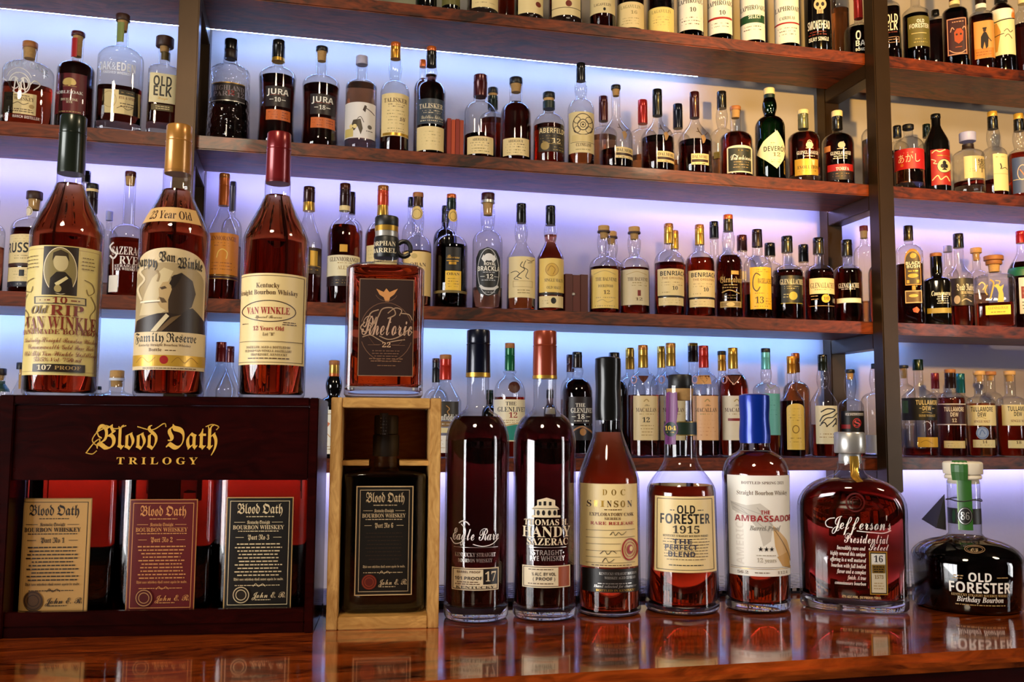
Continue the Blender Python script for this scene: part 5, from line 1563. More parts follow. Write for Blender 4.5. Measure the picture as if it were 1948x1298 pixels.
sb('B', 1465, 59, 169, [(181, 'plug:cream', 22), (190, 'band:dkgreen')], 21, 219, 245, 'dark green bottle with a pale diamond shaped label and cream stopper, second shelf', wn=22, nb=29, glass='green', liq='dark', fill=None, L=[
    ('P', [(1440, 290), (1452, 268), (1478, 248), (1490, 268), (1495, 284), (1490, 302), (1478, 321), (1456, 304)], '#f2ecc0'), ('t', 1453, 1493, 283, 9, 'DEVERON', 'sb', 'ink'), ('f', 1464, 1490, 272, 2, 4, '#a8a060'), ('t', 1470, 1484, 294, 7, '12', 'sf', '#6a6030'), ('f', 1466, 1486, 304, 2, 4, '#b8b070')])
sb('B', 1529, 63, 210, [(218, 'plug:cream', 22), (246, '#6a6a48')], 21, 249, 268, 'pinkish amber bottle with gold lower label and cream topped olive cap, second shelf', liq='red', fill=256, base=338, L=[
    ('N', 'printed_lettering', 0), ('o', 1540, 276, 7, 6, 'pale'), ('l', [(1533, 282), (1547, 282)], 1.4, 'pale'), ('g', 1540, 271, 4, 4, 1.2, 'pale'), ('t', 1516, 1556, 290, 6.5, 'GLENGLASSAUGH', 'sf', 'white'), ('f', 1526, 1552, 297, 1, 4, 'pale'), ('R', 1512, 1556, 302, 333, 'labelgold'), ('t', 1517, 1556, 318, 6, 'EVOLUTION', 'sf', 'ink'), ('f', 1520, 1552, 325, 1, 4, 'brownink'), ('p', [(1544, 304), (1550, 304), (1549, 314), (1546, 314)], 'cream')])
sb('B', 1594, 63, 212, [(223, 'plug:cream', 22), (247, 'black')], 21, 252, 274, 'dark bottle with red lower band and cream topped black cap beside the right upright', liq='dark', fill=258, L=[
    ('N', 'printed_lettering', 0), ('o', 1601, 276, 7, 6, '#d8b898'), ('l', [(1593, 283), (1610, 283)], 1.4, '#d8b898'), ('r', 1568, 1580, 275, 286, '#c88048'), ('t', 1580, 1618, 291, 6.5, 'GLENGLASSAUGH', 'sf', 'white'), ('f', 1584, 1614, 297, 2, 4, 'pale'), ('R', 1574, 1622, 312, 325, 'red'), ('t', 1590, 1615, 321, 6, 'TORFA', 'sf', 'white'), ('r', 1574, 1622, 325, 342, '#1c0c08'), ('f', 1582, 1618, 330, 2, 5, '#b08040')])
sb('B', 1664, 52, 200, [(228, 'black')], 18, 240, 262, 'dark amber bottle mostly hidden behind the right upright, second shelf', liq='dark', fill=268, Y=2.50)

# ---- second shelf, right bay
sb('B', 1729, 60, 238, [(247, 'plug:black', 23)], 21, 259, 282, 'bottle with bright red label and white brush characters, right bay of the second shelf', liq='pale', fill=316, wn=19, base=352, L=[('R', None, None, 282, 321, '#c01f22'), ('t', 1709, 1750, 301, 13, 'あかし', 'n', '#f6dcc0'), ('f', 1718, 1738, 290, 1, 3, 'pale'), ('o', 1716, 313, 3, 3, 'orange')])
sb('B', 1708, 44, 240, [(262, 'black')], 17, 268, 284, 'black capped bottle behind the bright red label bottle, right bay of the second shelf', back=True, liq='dark', fill=290)
sb('B', 1782, 51, 218, [(226, 'black')], 20, 240, 274, 'black bottle with red label carrying a cream circle, right bay of the second shelf', glass='black', sh='slope', L=[('R', 1771, 1808, 284, 352, '#b0281c'), ('S', [(1773, 290), (1780, 286), (1788, 289), (1798, 285)], 2, 'cream'), ('l', [(1783, 296), (1806, 297)], 1.2, 'gold'), ('S', [(1772, 302), (1780, 306), (1776, 310), (1784, 312)], 1.5, 'pale'), ('o', 1796, 316, 13, 13, 'cream'), ('g', 1796, 316, 13, 13, 1, 'ink'), ('t', 1789, 1803, 315, 12, '♣', 'n', 'ink'), ('S', [(1774, 342), (1784, 334), (1790, 342), (1800, 336), (1806, 344)], 2, 'cream')])
sb('B', 1764, 44, 237, [(262, 'dkgreen')], 16, 270, 290, 'bottle with dark green cap behind the black bottle, right bay of the second shelf', back=True, liq='dark', fill=300)
sb('B', 1842, 64, 253, [(270, 'plug:lilac', 34)], 22, 284, 300, 'clear decanter like bottle with faceted glass stopper and cream label, right bay second shelf', liq='red', fill=349, n=2.4, wn=23, base=358, L=[('N', 'neck_band', 0), ('r', None, None, 273, 283, '#2a1a12'), ('R', 1834, 1873, 297, 339, 'cream'), ('t', 1860, 1873, 312, 14, '響', 'n', 'ink'), ('l', [(1868, 320), (1868, 328)], 1.4, 'ink'), ('f', 1844, 1862, 322, 2, 4, '#a89060')])
sb('B', 1891, 52, 213, [(223, 'plug:labelgold', 20), (246, 'black')], 21, 279, 298, 'clear bottle with gold topped black cap and tall cream label, right bay second shelf', wn=22, nb=28, liq='dark', fill=345, L=[('R', 1890, 1918, 293, 363, '#f2e0a0'), ('S', [(1903, 312), (1905, 318), (1904, 322)], 2, 'ink'), ('S', [(1906, 322), (1912, 319), (1916, 322)], 1.2, 'ink'), ('f', 1894, 1914, 299, 1, 4, 'tan'), ('l', [(1891, 331), (1917, 331)], 0.7, 'tan')])
sb('B', 1941, 54, 217, [(228, 'plug:labelgold', 20), (250, 'black')], 21, 282, 304, 'amber bottle with gold topped black cap and blue grey label, right edge of second shelf', wn=22, nb=28, liq='red', fill=294, L=[('R', 1926, 1966, 299, 367, '#4a5a86'), ('g', 1945, 328, 9, 14, 1.6, '#d8c0a8'), ('S', [(1940, 322), (1946, 330), (1950, 336)], 2, '#c07a50'), ('l', [(1928, 341), (1950, 341)], 1, 'cream')])
# ---- third shelf, left bay
sb('C', -18, 50, 380, [(400, 'dkwood')], 22, 424, 446, 'red whisky bottle cut off by the left edge of the photo, third shelf', liq='red', fill=471)
sb('C', 58, 86, 365, [(380, 'plug:dkwood', 33)], 29, 412, 440, 'bottle with bold black lettering on cream label, half hidden behind the portrait label bottle', wn=28, cork=400, liq='dark', fill=439, L=[
    ('O', 54, 402, 8, 9, 'pale'), ('g', 54, 402, 6, 7, 1, 'brownink'), ('R', 15, 100, 446, 501, 'cream'), ('t', 16, 98, 472, 18, "RUSSELL'S", 'sb', 'ink'), ('f', 18, 92, 450, 3, 5, '#c0a870', 1), ('f', 24, 80, 487, 2, 5, '#a89060'), ('r', 14, 102, 501, 507, 'brown'), ('R', 12, 100, 509, 536, 'cream'), ('f', 18, 92, 517, 3, 6, '#c0a870'), ('r', 36, 46, 514, 526, 'ink'), ('R', 12, 100, 536, 546, '#1c1c28'), ('f', 16, 60, 541, 1, 4, 'white', 3)])
sb('C', 156, 40, 326, [(348, 'black')], 18, 372, 400, 'black capped bottle peeping out right of the dark green capsule, third shelf', back=True, liq='dark', fill=430)
sb('C', 168, 58, 350, [(361, 'plug:black', 25), (366, 'band:cream'), (406, '#241310')], 24, 414, 440, 'bottle with black cap over dark brown sleeve behind the portrait label bottle, third shelf', liq='red', fill=500, L=[('R', 160, 196, 449, 507, 'orange'), ('R', 188, 196, 449, 507, 'yellow')])
sb('C', 203, 36, 402, [(420, 'plug:lilac', 14)], 13, 434, 452, 'small pale empty bottle between two taller ones in the left bay, third shelf', back=True, liq='pale', fill=540)
sb('C', 240, 72, 327, [(337, 'plug:maroon', 22)], 21, 424, 454, 'long necked rye bottle with white swash lettering and hanging white tag, third shelf', wn=23, cork=353, liq='red', fill=457, sh='round', L=[
    ('N', 'printed_lettering', 0), ('t', 214, 268, 477, 15, 'SAZERAC', 'sf', 'white'), ('S', [(216, 462), (210, 468), (214, 478), (222, 484), (216, 492), (210, 486)], 3, 'white'), ('t', 227, 262, 495, 15, 'RYE', 'sf', 'white'), ('t', 218, 262, 506, 5, 'STRAIGHT', 'sf', 'white'), ('t', 218, 262, 512, 5, 'RYE WHISKEY', 'sf', 'white'), ('N', 'hanging_tag', 4), ('R', 207, 224, 524, 556, '#f6ead8'), ('l', [(215, 490), (215, 523)], 2, '#f0e6d8')])

# ---- third shelf, middle bay
sb('C', 421, 64, 331, [(340, 'wood'), (392, '#c4672a')], 21, 396, 446, 'bottle with orange capsule and glowing orange label, first right of the left upright', sh='slope', liq='red', fill=450, wn=18, L=[
    ('R', 391, 453, 443, 522, '#e08a20'), ('t', 396, 449, 453, 8, 'GLENMORANGIE', 'sf', '#7a3410'), ('f', 404, 440, 462, 2, 5, '#a05010'), ('S', [(412, 490), (416, 478), (424, 474), (432, 480), (430, 492)], 1.6, '#f6d060'), ('f', 398, 446, 500, 3, 6, '#a05010'), ('R', 391, 453, 523, 531, '#3a1008'), ('l', [(392, 524), (452, 524)], 1, 'gold'), ('l', [(392, 530), (452, 530)], 1, 'gold')])
sb('C', 438, 40, 346, [(402, '#4a4450')], 13, 410, 440, 'striped dark neck showing behind the glowing orange label bottle, third shelf', back=True, liq='red', fill=470)
sb('C', 584, 56, 356, [(386, '#3a1a12'), (402, 'gold')], 23, 408, 466, 'bottle with brown cap on gold ring behind the maroon capsuled bourbon, third shelf', sh='slope', wn=17, liq='dark', fill=520, L=[('R', 562, 611, 470, 520, '#3a2412'), ('r', 590, 604, 476, 504, 'labelgold'), ('l', [(563, 505), (610, 505)], 1, 'gold'), ('f', 566, 608, 512, 1, 4, 'gold')])
sb('C', 653, 64, 350, [(362, '#4a2014'), (393, '#2c100c'), (402, 'band:cream')], 21, 410, 454, 'dark red bottle with cream lower label and small gold square, left of square bourbon bottle', wn=19, liq='red', fill=431, L=[
    ('R', 646, 661, 465, 479, '#e0a838'), ('R', 622, 686, 485, 525, '#f0e2b8'), ('t', 628, 682, 493, 8, 'GLENMORANGIE', 'sf', 'brownink'), ('t', 642, 668, 509, 7, 'ALLTA', 'sf', '#b09048'), ('f', 640, 672, 500, 1, 4, '#b09048'), ('R', 622, 686, 526, 544, '#241010'), ('f', 630, 660, 533, 2, 5, 'tan')])
sb('C', 667, 44, 366, [(408, '#2c100c')], 13, 414, 444, 'dark neck showing behind the small gold square bottle, third shelf', back=True, liq='dark', fill=440)
sb('C', 726, 66, 354, [(364, 'wood'), (392, '#cc4420'), (411, 'gold')], 22, 416, 456, 'bottle with red orange and gold capsule behind the black collared square bottle', liq='red', fill=440, L=[('R', 697, 755, 466, 530, 'cream'), ('f', 700, 740, 476, 5, 7, 'brownink')])
sb('C', 793, 54, 367, [(376, 'plug:wood', 21), (393, '#4a3018')], 20, 445, 474, 'bottle with round cream neck seal and cream label, right of the black ring handle', wn=20, nb=24, liq='amber', fill=480, L=[
    ('O', 793, 405, 11, 13, '#e8c878'), ('g', 793, 407, 8, 9, 0.8, 'brownink'), ('R', None, None, 478, 562, '#ecc982'), ('t', 780, 810, 503, 7, 'OBAN', 'sf', 'brownink'), ('o', 788, 487, 6, 5, '#c8a860'), ('f', 776, 808, 514, 6, 7, '#b89050')])
sb('C', 781, 36, 376, [(394, 'navycap')], 15, 420, 450, 'dark capped bottle hidden behind the round neck seal bottle, third shelf', back=True, liq='amber', fill=480)
sb('C', 846, 46, 392, [(402, 'black'), (424, 'black')], 15, 430, 460, 'black bottle behind the black and yellow labelled one, third shelf', back=True, glass='black')
sb('C', 857, 65, 370, [(378, 'orange'), (399, '#1c2a22')], 19, 443, 474, 'black whisky bottle with round cream neck seal and yellow lower label, third shelf', wn=19, nb=24, liq='black', fill=468, L=[
    ('O', 862, 410, 9, 12, '#e8c060'), ('g', 862, 411, 6, 8, 0.8, 'brownink'), ('R', 848, 877, 470, 514, '#0c0a0c'), ('t', 850, 874, 488, 7, 'Reserve', 'sc', 'gold'), ('l', [(850, 496), (872, 496)], 1.6, 'gold'), ('r', 854, 868, 498, 503, 'gold'), ('R', 847, 877, 515, 552, '#f2c23a'), ('t', 850, 874, 521, 5, 'OBAN', 'sf', 'brownink'), ('f', 850, 874, 530, 4, 5, '#a87820'), ('N', 'foot_band', 0), ('r', None, None, 552, 557, '#7a6430')])
sb('C', 927, 58, 368, [(382, 'plug:#3a0c10', 26), (387, 'band:silver', 26)], 24, 436, 464, 'clear bottle with large black oval label, maroon stopper, third shelf', wn=23, nb=28, cork=410, liq='pale', fill=549, L=[
    ('P', [(906, 490), (912, 476), (928, 470), (944, 476), (951, 490), (952, 544), (946, 558), (928, 564), (912, 558), (906, 544)], '#18181a'), ('g', 929, 517, 20, 44, 1.2, '#c8c8cc'), ('o', 930, 489, 9, 7, '#e8e4e0'), ('p', [(916, 492), (920, 484), (926, 494), (922, 500)], '#e8e4e0'), ('p', [(944, 492), (940, 484), (934, 494), (938, 500)], '#e8e4e0'), ('t', 921, 943, 502, 5.5, 'ROYAL', 'sb', 'white'), ('t', 909, 950, 511, 8.5, 'BRACKLA', 'sb', 'white'), ('f', 916, 944, 518, 1, 3, '#a8a8ac'), ('t', 925, 938, 526, 8, '12', 'sf', 'white'), ('l', [(914, 526), (922, 526)], 0.8, 'white'), ('l', [(940, 526), (948, 526)], 0.8, 'white'), ('f', 914, 944, 533, 1, 3, '#a8a8ac'), ('S', [(914, 544), (922, 549), (938, 549), (946, 544)], 5, '#d8d4d0'), ('f', 918, 942, 556, 1, 3, '#a8a8ac')])
sb('C', 991, 55, 388, [(395, 'black'), (425, 'black')], 19, 461, 492, 'bottle with black capsule and sketched hunter figure on cream label, third shelf', wn=20, nb=26, sh='slope', liq='amber', fill=523, base=590, L=[
    ('R', 968, 1018, 488, 566, '#ecd49a'), ('S', [(994, 498), (990, 506), (998, 512), (990, 520), (984, 526), (992, 530)], 1.4, 'ink'), ('S', [(1000, 496), (996, 508), (1004, 514), (1000, 526), (1006, 530)], 1.2, 'ink'), ('S', [(972, 518), (982, 516), (988, 522), (978, 530), (986, 532)], 1.2, 'ink'), ('S', [(1002, 494), (1010, 496), (1016, 492)], 1.2, 'sepia'), ('S', [(1004, 500), (1012, 498)], 1.2, 'sepia'), ('b', 976, 1013, 534, 546, 0.8, 'tan'), ('f', 984, 1008, 552, 2, 5, '#a08850')])
sb('C', 1047, 52, 392, [(399, 'black'), (429, 'black')], 19, 461, 492, 'bottle with black capsule and stacked yellow cream labels, left of dark red box', wn=20, nb=26, sh='slope', liq='red', fill=448, L=[
    ('R', 1026, 1073, 491, 556, '#ecc968'), ('o', 1050, 513, 12, 12, '#d8ac48'), ('g', 1050, 513, 12, 12, 1, '#a87828'), ('S', [(1042, 516), (1048, 506), (1056, 512), (1052, 522)], 1.4, '#a87828'), ('t', 1036, 1070, 533, 6, 'SINGLE MALTS', 'sf', 'sepia'), ('t', 1040, 1066, 547, 5, 'OLD MALT', 'sf', 'sepia'), ('r', 1026, 1070, 557, 561, 'ink'), ('R', 1026, 1071, 563, 585, '#ecd49a'), ('o', 1053, 572, 5, 6, 'ink'), ('f', 1032, 1044, 572, 2, 5, '#a08850')])
wbox('C', 1075, 1119, 522, 597, 'dark red wooden box with a round catch on the third shelf', [C('boxdark'), C('#561a12'), C('boxdark')], (1091, 560))
def balv(xc, ytop, W, paper, label, back=False, L=(), fill=510, **kw):
    d = ytop - 430
    sb('C', xc, W, ytop, [(ytop + 10, 'plug:cork', 22), (ytop + 13, 'band:dkwood', 24)], 20, 485 + d * .6, 512 + d * .3, label, back, wn=19, nb=26, cork=ytop + 24, liq='red', fill=fill, L=L, **kw)
balv(1149, 430, 57, 'cream', 'bulb necked bottle with cork and warm yellow label, right beside dark red box', L=[('R', 1125, 1176, 511, 586, '#f0cd70'), ('S', [(1130, 521), (1150, 515), (1170, 521)], 1, 'tan'), ('t', 1133, 1173, 531, 6.5, 'THE BALVENIE', 'sf', 'brownink'), ('t', 1138, 1166, 544, 5, 'DOUBLEWOOD', 'sf', 'brownink'), ('t', 1148, 1160, 556, 7, '12', 'sf', 'brownink'), ('f', 1132, 1172, 566, 1, 4, 'tan'), ('S', [(1136, 574), (1146, 570), (1156, 575), (1166, 571)], 1, 'tan'), ('f', 1130, 1172, 582, 1, 4, 'tan')])
balv(1163, 441, 50, 'cream', 'corked bottle partly hidden behind the warm yellow label bottle, third shelf', back=True)
balv(1207, 432, 58, 'pale', 'bulb necked corked bottle with greyish cream label and brown cask mark, third shelf', L=[('R', 1181, 1234, 512, 580, '#d8c49a'), ('S', [(1192, 522), (1212, 517), (1230, 522)], 1, 'tan'), ('t', 1194, 1232, 531, 6.5, 'THE BALVENIE', 'sf', 'brownink'), ('f', 1202, 1230, 538, 2, 5, '#a08850'), ('r', 1213, 1219, 552, 563, '#7a1c14'), ('t', 1209, 1222, 569, 5, '12', 'sf', 'brownink')], fill=512)
def benr(xc, ytop, W, label, dy, dx):
    sb('C', xc, W, ytop, [(ytop + 8, 'wood'), (ytop + 38, 'gold')], 18, 472 + dy, 503 + dy, label, wn=18, liq='red', fill=502 - dy * 3, L=[
        ('R', xc - 22 + dx, xc + 28, 511 + dy, 562 + dy, 'cream'), ('t', xc - 17 + dx, xc + 28, 520 + dy, 8, 'BENRIACH', 'sb', 'ink'), ('t', xc - 14 + dx, xc + 26, 529 + dy, 4, 'THE ORIGINAL', 'sb', '#b07840'), ('f', xc - 16 + dx, xc + 26, 537 + dy, 2, 5, 'tan'), ('t', xc + 6, xc + 16, 548 + dy, 7, '10', 'sf', 'ink'), ('f', xc - 14 + dx, xc + 2, 556 + dy, 1, 4, 'tan'), ('r', xc - 22 + dx, xc + 28, 562 + dy, 565 + dy, 'ink'), ('R', xc - 20 + dx, xc + 27, 566 + dy, 581 + dy, 'cream'), ('f', xc - 16 + dx, xc + 24, 571 + dy, 2, 5, 'tan')])
benr(1273, 426, 58, 'wood topped gold necked bottle, left of the two matching ones on third shelf', 0, 0)
sb('C', 1284, 48, 439, [(446, 'wood'), (474, 'gold')], 16, 482, 510, 'gold necked bottle hidden behind the first of the matching two, third shelf', back=True, liq='red', fill=505)
benr(1332, 428, 57, 'wood topped gold necked bottle, right of the two matching ones on third shelf', 3, 0)
sb('C', 1360, 50, 422, [(454, 'black')], 18, 484, 510, 'black capped clear bottle behind the tall orange topped one, third shelf', back=True, liq='pale', fill=560)
sb('C', 1387, 52, 409, [(418, 'orange'), (441, '#3a3220')], 19, 478, 504, 'tall dark bottle with orange topped cap and gold printed ornament, third shelf', wn=20, nb=25, liq='dark', fill=488, L=[
    ('N', 'printed_lettering', 0), ('r', 1391, 1405, 515, 522, '#c8a048'), ('t', 1370, 1411, 532, 11, 'Glencadam', 'fr', '#a89050'), ('f', 1374, 1406, 542, 2, 5, '#a89050'), ('S', [(1374, 556), (1388, 552), (1406, 558)], 2, '#a89050'), ('f', 1376, 1404, 562, 2, 5, '#6a5a30'), ('R', 1370, 1410, 573, 585, '#8a7038'), ('o', 1390, 579, 8, 4, '#d8c080'), ('b', 1371, 1409, 574, 584, 0.8, '#d8c080')])
sb('C', 1413, 56, 448, [(458, '#4a1216'), (478, '#3a0e12')], 20, 484, 512, 'red whisky bottle with maroon cap behind the bright yellow label, third shelf', back=True, liq='red', fill=541, L=[('R', 1395, 1420, 516, 532, 'pale')])
sb('C', 1442, 54, 437, [(462, '#241014'), (470, 'band:#241014')], 20, 485, 507, 'bottle with bright yellow label marked 13, third shelf', wn=20, liq='dark', fill=562, L=[
    ('R', 1427, 1467, 508, 588, '#f0bc28'), ('S', [(1446, 524), (1438, 520), (1433, 530), (1433, 546), (1440, 554), (1446, 546)], 2, '#3a2810'), ('t', 1442, 1466, 535, 9, 'RAIGELLACHIE', 'sb', '#3a2810'), ('f', 1432, 1464, 513, 2, 4, '#a87818'), ('t', 1437, 1453, 571, 12, '13', 'sf', '#4a3410'), ('f', 1434, 1464, 558, 1, 4, '#a87818'), ('f', 1456, 1466, 568, 3, 5, '#a87818'), ('f', 1432, 1464, 583, 1, 4, '#a87818')])
sb('C', 1466, 54, 463, [(488, 'black')], 21, 496, 520, 'black capped bottle behind and between the yellow label and the green gold labels', back=True, liq='dark', fill=530, L=[('R', 1450, 1480, 545, 558, 'cream')])
def gallach(xc, ytop, W, capc, label, L, fill=516, yn=502, ys=522):
    sb('C', xc, W, ytop, [(ytop + 10, 'black'), (ytop + 31, capc)], 22, yn, ys, label, wn=19, liq='dark', fill=fill, L=L)
gallach(1499, 450, 60, '#2a2614', 'dark bottle with black green label and small gold roundel, third shelf', [('N', 'printed_lettering', 0), ('r', 1486, 1526, 524, 576, '#16180e'), ('t', 1484, 1526, 536, 10, 'GLENALLACHIE', 'sf', '#d8d0b0'), ('f', 1490, 1522, 545, 2, 4, '#a8a070'), ('O', 1509, 563, 8, 8, '#b8a838'), ('f', 1490, 1502, 560, 2, 5, '#a8a070'), ('l', [(1486, 577), (1526, 577)], 1, '#b8a838')])
sb('C', 1530, 52, 466, [(474, 'black'), (499, 'black')], 20, 504, 522, 'black capped red whisky bottle behind the two roundel bottles, third shelf', back=True, liq='red', fill=530)
gallach(1559, 453, 58, '#2e2614', 'dark red bottle with cream label over a yellow roundel, third shelf', [('R', 1540, 1587, 529, 559, '#ecd9a0'), ('t', 1542, 1586, 543, 10, 'GLENALLACHIE', 'sf', '#4a2c10'), ('f', 1548, 1582, 551, 1, 4, '#a08850'), ('O', 1571, 568, 8, 8, '#f0c030'), ('t', 1566, 1577, 568, 6, '10', 'sf', '#8a5a10'), ('N', 'printed_lettering', 0), ('f', 1542, 1558, 563, 2, 6, 'tan'), ('l', [(1540, 582), (1586, 582)], 1, 'tan')], fill=515)
gallach(1613, 457, 57, '#1c1810', 'dark bottle with plain white band, last before the right upright on third shelf', [('N', 'printed_lettering', 0), ('t', 1595, 1634, 543, 9, 'GLENALLACHIE', 'sf', '#d8d4d0'), ('f', 1600, 1630, 550, 1, 4, '#a8a0a0'), ('R', 1592, 1638, 567, 576, '#f0e6d0')], fill=514)
sb('C', 1646, 42, 430, [(440, 'plug:#8a2418', 17), (454, 'cork')], 17, 464, 486, 'clear bottle with red stopper seen through the right upright, third shelf', liq='pale', fill=575, Y=2.53)
sb('C', 1672, 40, 470, [(488, 'black')], 15, 500, 524, 'amber bottle hidden just behind the front post of the right upright, third shelf', liq='red', fill=500, Y=2.46)

# ---- third shelf, right bay
sb('C', 1731, 54, 430, [(446, '#241c14'), (458, '#3a3020')], 19, 463, 484, 'squarish bottle with arched gold and black label, first in right bay of third shelf', n=3.6, liq='deep', fill=505, L=[
    ('R', 1721, 1752, 474, 543, '#c08a30', 22), ('r', 1722.5, 1750.5, 479, 541, '#3a2410', 19), ('o', 1737, 487, 6, 5, '#d8a840'), ('r', 1722, 1751, 497, 511, '#1c1008'), ('t', 1723, 1751, 501, 5.5, 'BLACK', 'sb', 'white'), ('t', 1725, 1750, 507.5, 5.5, 'BUSH', 'sb', 'white'), ('f', 1726, 1748, 516, 1, 4, 'gold'), ('o', 1737, 525, 10, 4, '#e0b040'), ('r', 1725, 1730, 533, 539, '#d8a840'), ('r', 1744, 1749, 533, 539, '#d8a840'), ('R', 1722, 1754, 553, 577, '#d8b890'), ('r', 1723.5, 1752.5, 555, 575, '#5a3810'), ('o', 1738, 563, 9, 3, '#e0c060'), ('N', 'printed_lettering', 0), ('r', 1735, 1742, 544, 552, '#c89830'), ('p', [(1736, 588), (1744, 584), (1750, 590), (1746, 596), (1738, 594)], '#c84020')])
sb('C', 1783, 54, 482, [(489, 'plug:wood', 24)], 23, 527, 538, 'small black green bottle with white script and gold foot band, right bay third shelf', glass='black', n=3.0, wn=23, nb=24, liq='black', L=[('N', 'printed_lettering', 0), ('t', 1772, 1808, 558, 9, 'Connemara', 'si', 'white'), ('f', 1782, 1806, 565, 4, 4, '#c8c8c8'), ('R', 1764, 1810, 586, 596, '#a8903c')])
sb('C', 1827, 54, 445, [(456, '#2a2018'), (472, 'black')], 21, 503, 530, 'clear necked bottle with white gothic lettering on dark print, right bay third shelf', wn=19, sh='s', Y=2.50, liq='red', fill=582, L=[('R', 1800, 1852, 529, 581, '#2e2620'), ('t', 1820, 1852, 547, 12, 'Dead Rabbit', 'fr', 'white'), ('t', 1828, 1852, 557, 5, 'IRISH WHISKEY', 'sf', 'pale'), ('o', 1821, 570, 6, 8, '#c8b8a8'), ('S', [(1830, 573), (1838, 569), (1848, 574)], 2, '#c8b8a8'), ('f', 1830, 1850, 563, 1, 4, '#a89888')])
sb('C', 1806, 40, 468, [(480, 'plug:lilacgrey')], 18, 505, 528, 'clear glass stoppered bottle behind the gothic lettered one, right bay third shelf', back=True, liq='pale', fill=560)
sb('C', 1860, 44, 472, [(482, 'plug:cork', 23)], 18, 512, 530, 'cork topped bottle behind the golden statue decanter, right bay third shelf', back=True, liq='pale', fill=560, cork=496)
sb('C', 1893, 78, 487, [(496, 'plug:wood', 40), (504, 'plug:wood', 33, 'stopper_collar'), (518, 'cork', 26)], 25, 521, 531, 'boxy clear decanter with wide wooden stopper and golden figures, right bay third shelf', n=6.0, ry=0.6, sh='round', wn=27, liq='red', fill=578, L=[
    ('N', 'gold_figures', 0), ('p', [(1898, 575), (1900, 558), (1896, 548), (1890, 544), (1897, 540), (1903, 546), (1910, 542), (1907, 552), (1909, 560), (1910, 575)], '#e8c450'), ('S', [(1862, 540), (1868, 536), (1874, 542), (1870, 550)], 2.4, '#e8d080'), ('S', [(1884, 532), (1890, 538), (1888, 552), (1884, 568)], 3, '#e8c450'), ('S', [(1878, 542), (1874, 552), (1878, 560)], 2.4, '#d8b050'), ('S', [(1894, 534), (1902, 536), (1900, 542)], 2, '#e8d080'), ('R', 1875, 1923, 581, 599, '#f4dc40'), ('t', 1880, 1918, 586, 5, 'GLENDALOUGH', 'sf', '#8a7018'), ('f', 1884, 1914, 594, 1, 4, '#8a7018')])
sb('C', 1947, 60, 440, [(463, '#b01c24')], 21, 476, 520, 'green bottle with red cap and red white label, right edge of third shelf', glass='clear', sh='s', liq='black', fill=500, L=[('R', 1939, 1970, 528, 597, '#e8e4e0'), ('r', 1943, 1972, 545, 568, '#8a1418'), ('f', 1946, 1966, 550, 2, 8, 'white', 4), ('f', 1944, 1968, 575, 3, 6, 'ink'), ('N', 'shoulder_band', 0), ('r', None, None, 508, 524, '#1c6a44')])

# ---- bottom shelf, left and middle bays (low behind the boxes)
sb('D', -6, 44, 701, [(714, 'plug:#241410', 26)], 24, 730, 752, 'dark stoppered green necked bottle at the left edge of the bottom shelf', liq='dark', fill=800, L=[('N', 'neck_band', 0), ('r', None, None, 725, 745, '#2c4a44')], cork=724)
sb('D', 34, 56, 690, [(703, 'plug:black', 20), (712, 'cork', 8)], 9, 722, 770, 'clear bottle with round black pourer left of the portrait label bottle, bottom shelf', back=True, sh='slope', wn=10, liq='pale', fill=820, cork=740)
sb('D', 218, 92, 705, [(720, 'plug:cork', 28)], 26, 743, 766, 'wide clear bottle with large natural cork between two red bourbons, bottom shelf', wn=30, cork=736, liq='amber', fill=800, lipw=40, L=[('N', 'lip_ring', 0), ('r', None, None, 719, 724, '#d8dce8')])
sb('D', 181, 60, 735, [(742, 'black')], 18, 746, 760, 'dark shoulder of a bottle left of the large natural cork, bottom shelf', back=True, liq='black', fill=750)
sb('D', 416, 62, 651, [(689, '#6a1a1e')], 21, 694, 744, 'clear bottle with maroon capsule between two bourbons on the mahogany box, bottom shelf', sh='slope', wn=19, liq='red', fill=800)
sb('D', 434, 52, 659, [(690, '#5a1a1c')], 15, 700, 742, 'clear bottle with maroon capsule right behind the first one, bottom shelf', back=True, sh='slope', liq='red', fill=800)
sb('D', 633, 56, 686, [(695, 'plug:wood', 21), (711, 'gold'), (719, 'orange')], 20, 752, 774, 'black bottle with white label between the mahogany and pine boxes, bottom shelf', glass='black', wn=23, nb=32, liq='black', L=[('R', None, None, 780, 864, '#f2ecd8'), ('l', [(608, 788), (650, 788)], 1.4, 'tan'), ('p', [(616, 808), (622, 802), (628, 806), (624, 812)], '#d86a20'), ('S', [(612, 830), (620, 824), (628, 832)], 1.4, '#d8a050'), ('o', 620, 840, 3, 4, '#e0b050'), ('f', 610, 634, 850, 2, 5, 'tan')])
sb('D', 846, 62, 675, [(684, 'plug:wood', 23), (723, '#c83422')], 23, 727, 764, 'clear bottle with red capsule and white printed dark panel right of the pine box', sh='slope', wn=21, liq='red', fill=845, L=[('R', 836, 872, 764, 800, '#3a342c'), ('S', [(849, 772), (855, 778), (851, 784), (856, 790)], 1.6, '#b8884a'), ('t', 826, 870, 794, 11, 'Glenfiddich', 'sf', 'white'), ('r', 836, 872, 802, 812, '#8a6a40'), ('f', 838, 870, 807, 1, 4, 'white'), ('R', 832, 876, 814, 824, '#e8d8a0'), ('R', 832, 876, 829, 862, '#f4efe4'), ('f', 836, 872, 838, 3, 7, 'tan')])
sb('D', 828, 48, 682, [(690, '#3a1c14'), (728, '#17181c')], 15, 734, 764, 'black capsuled bottle behind the red capsuled one, right of the pine box', back=True, liq='pale', fill=840)
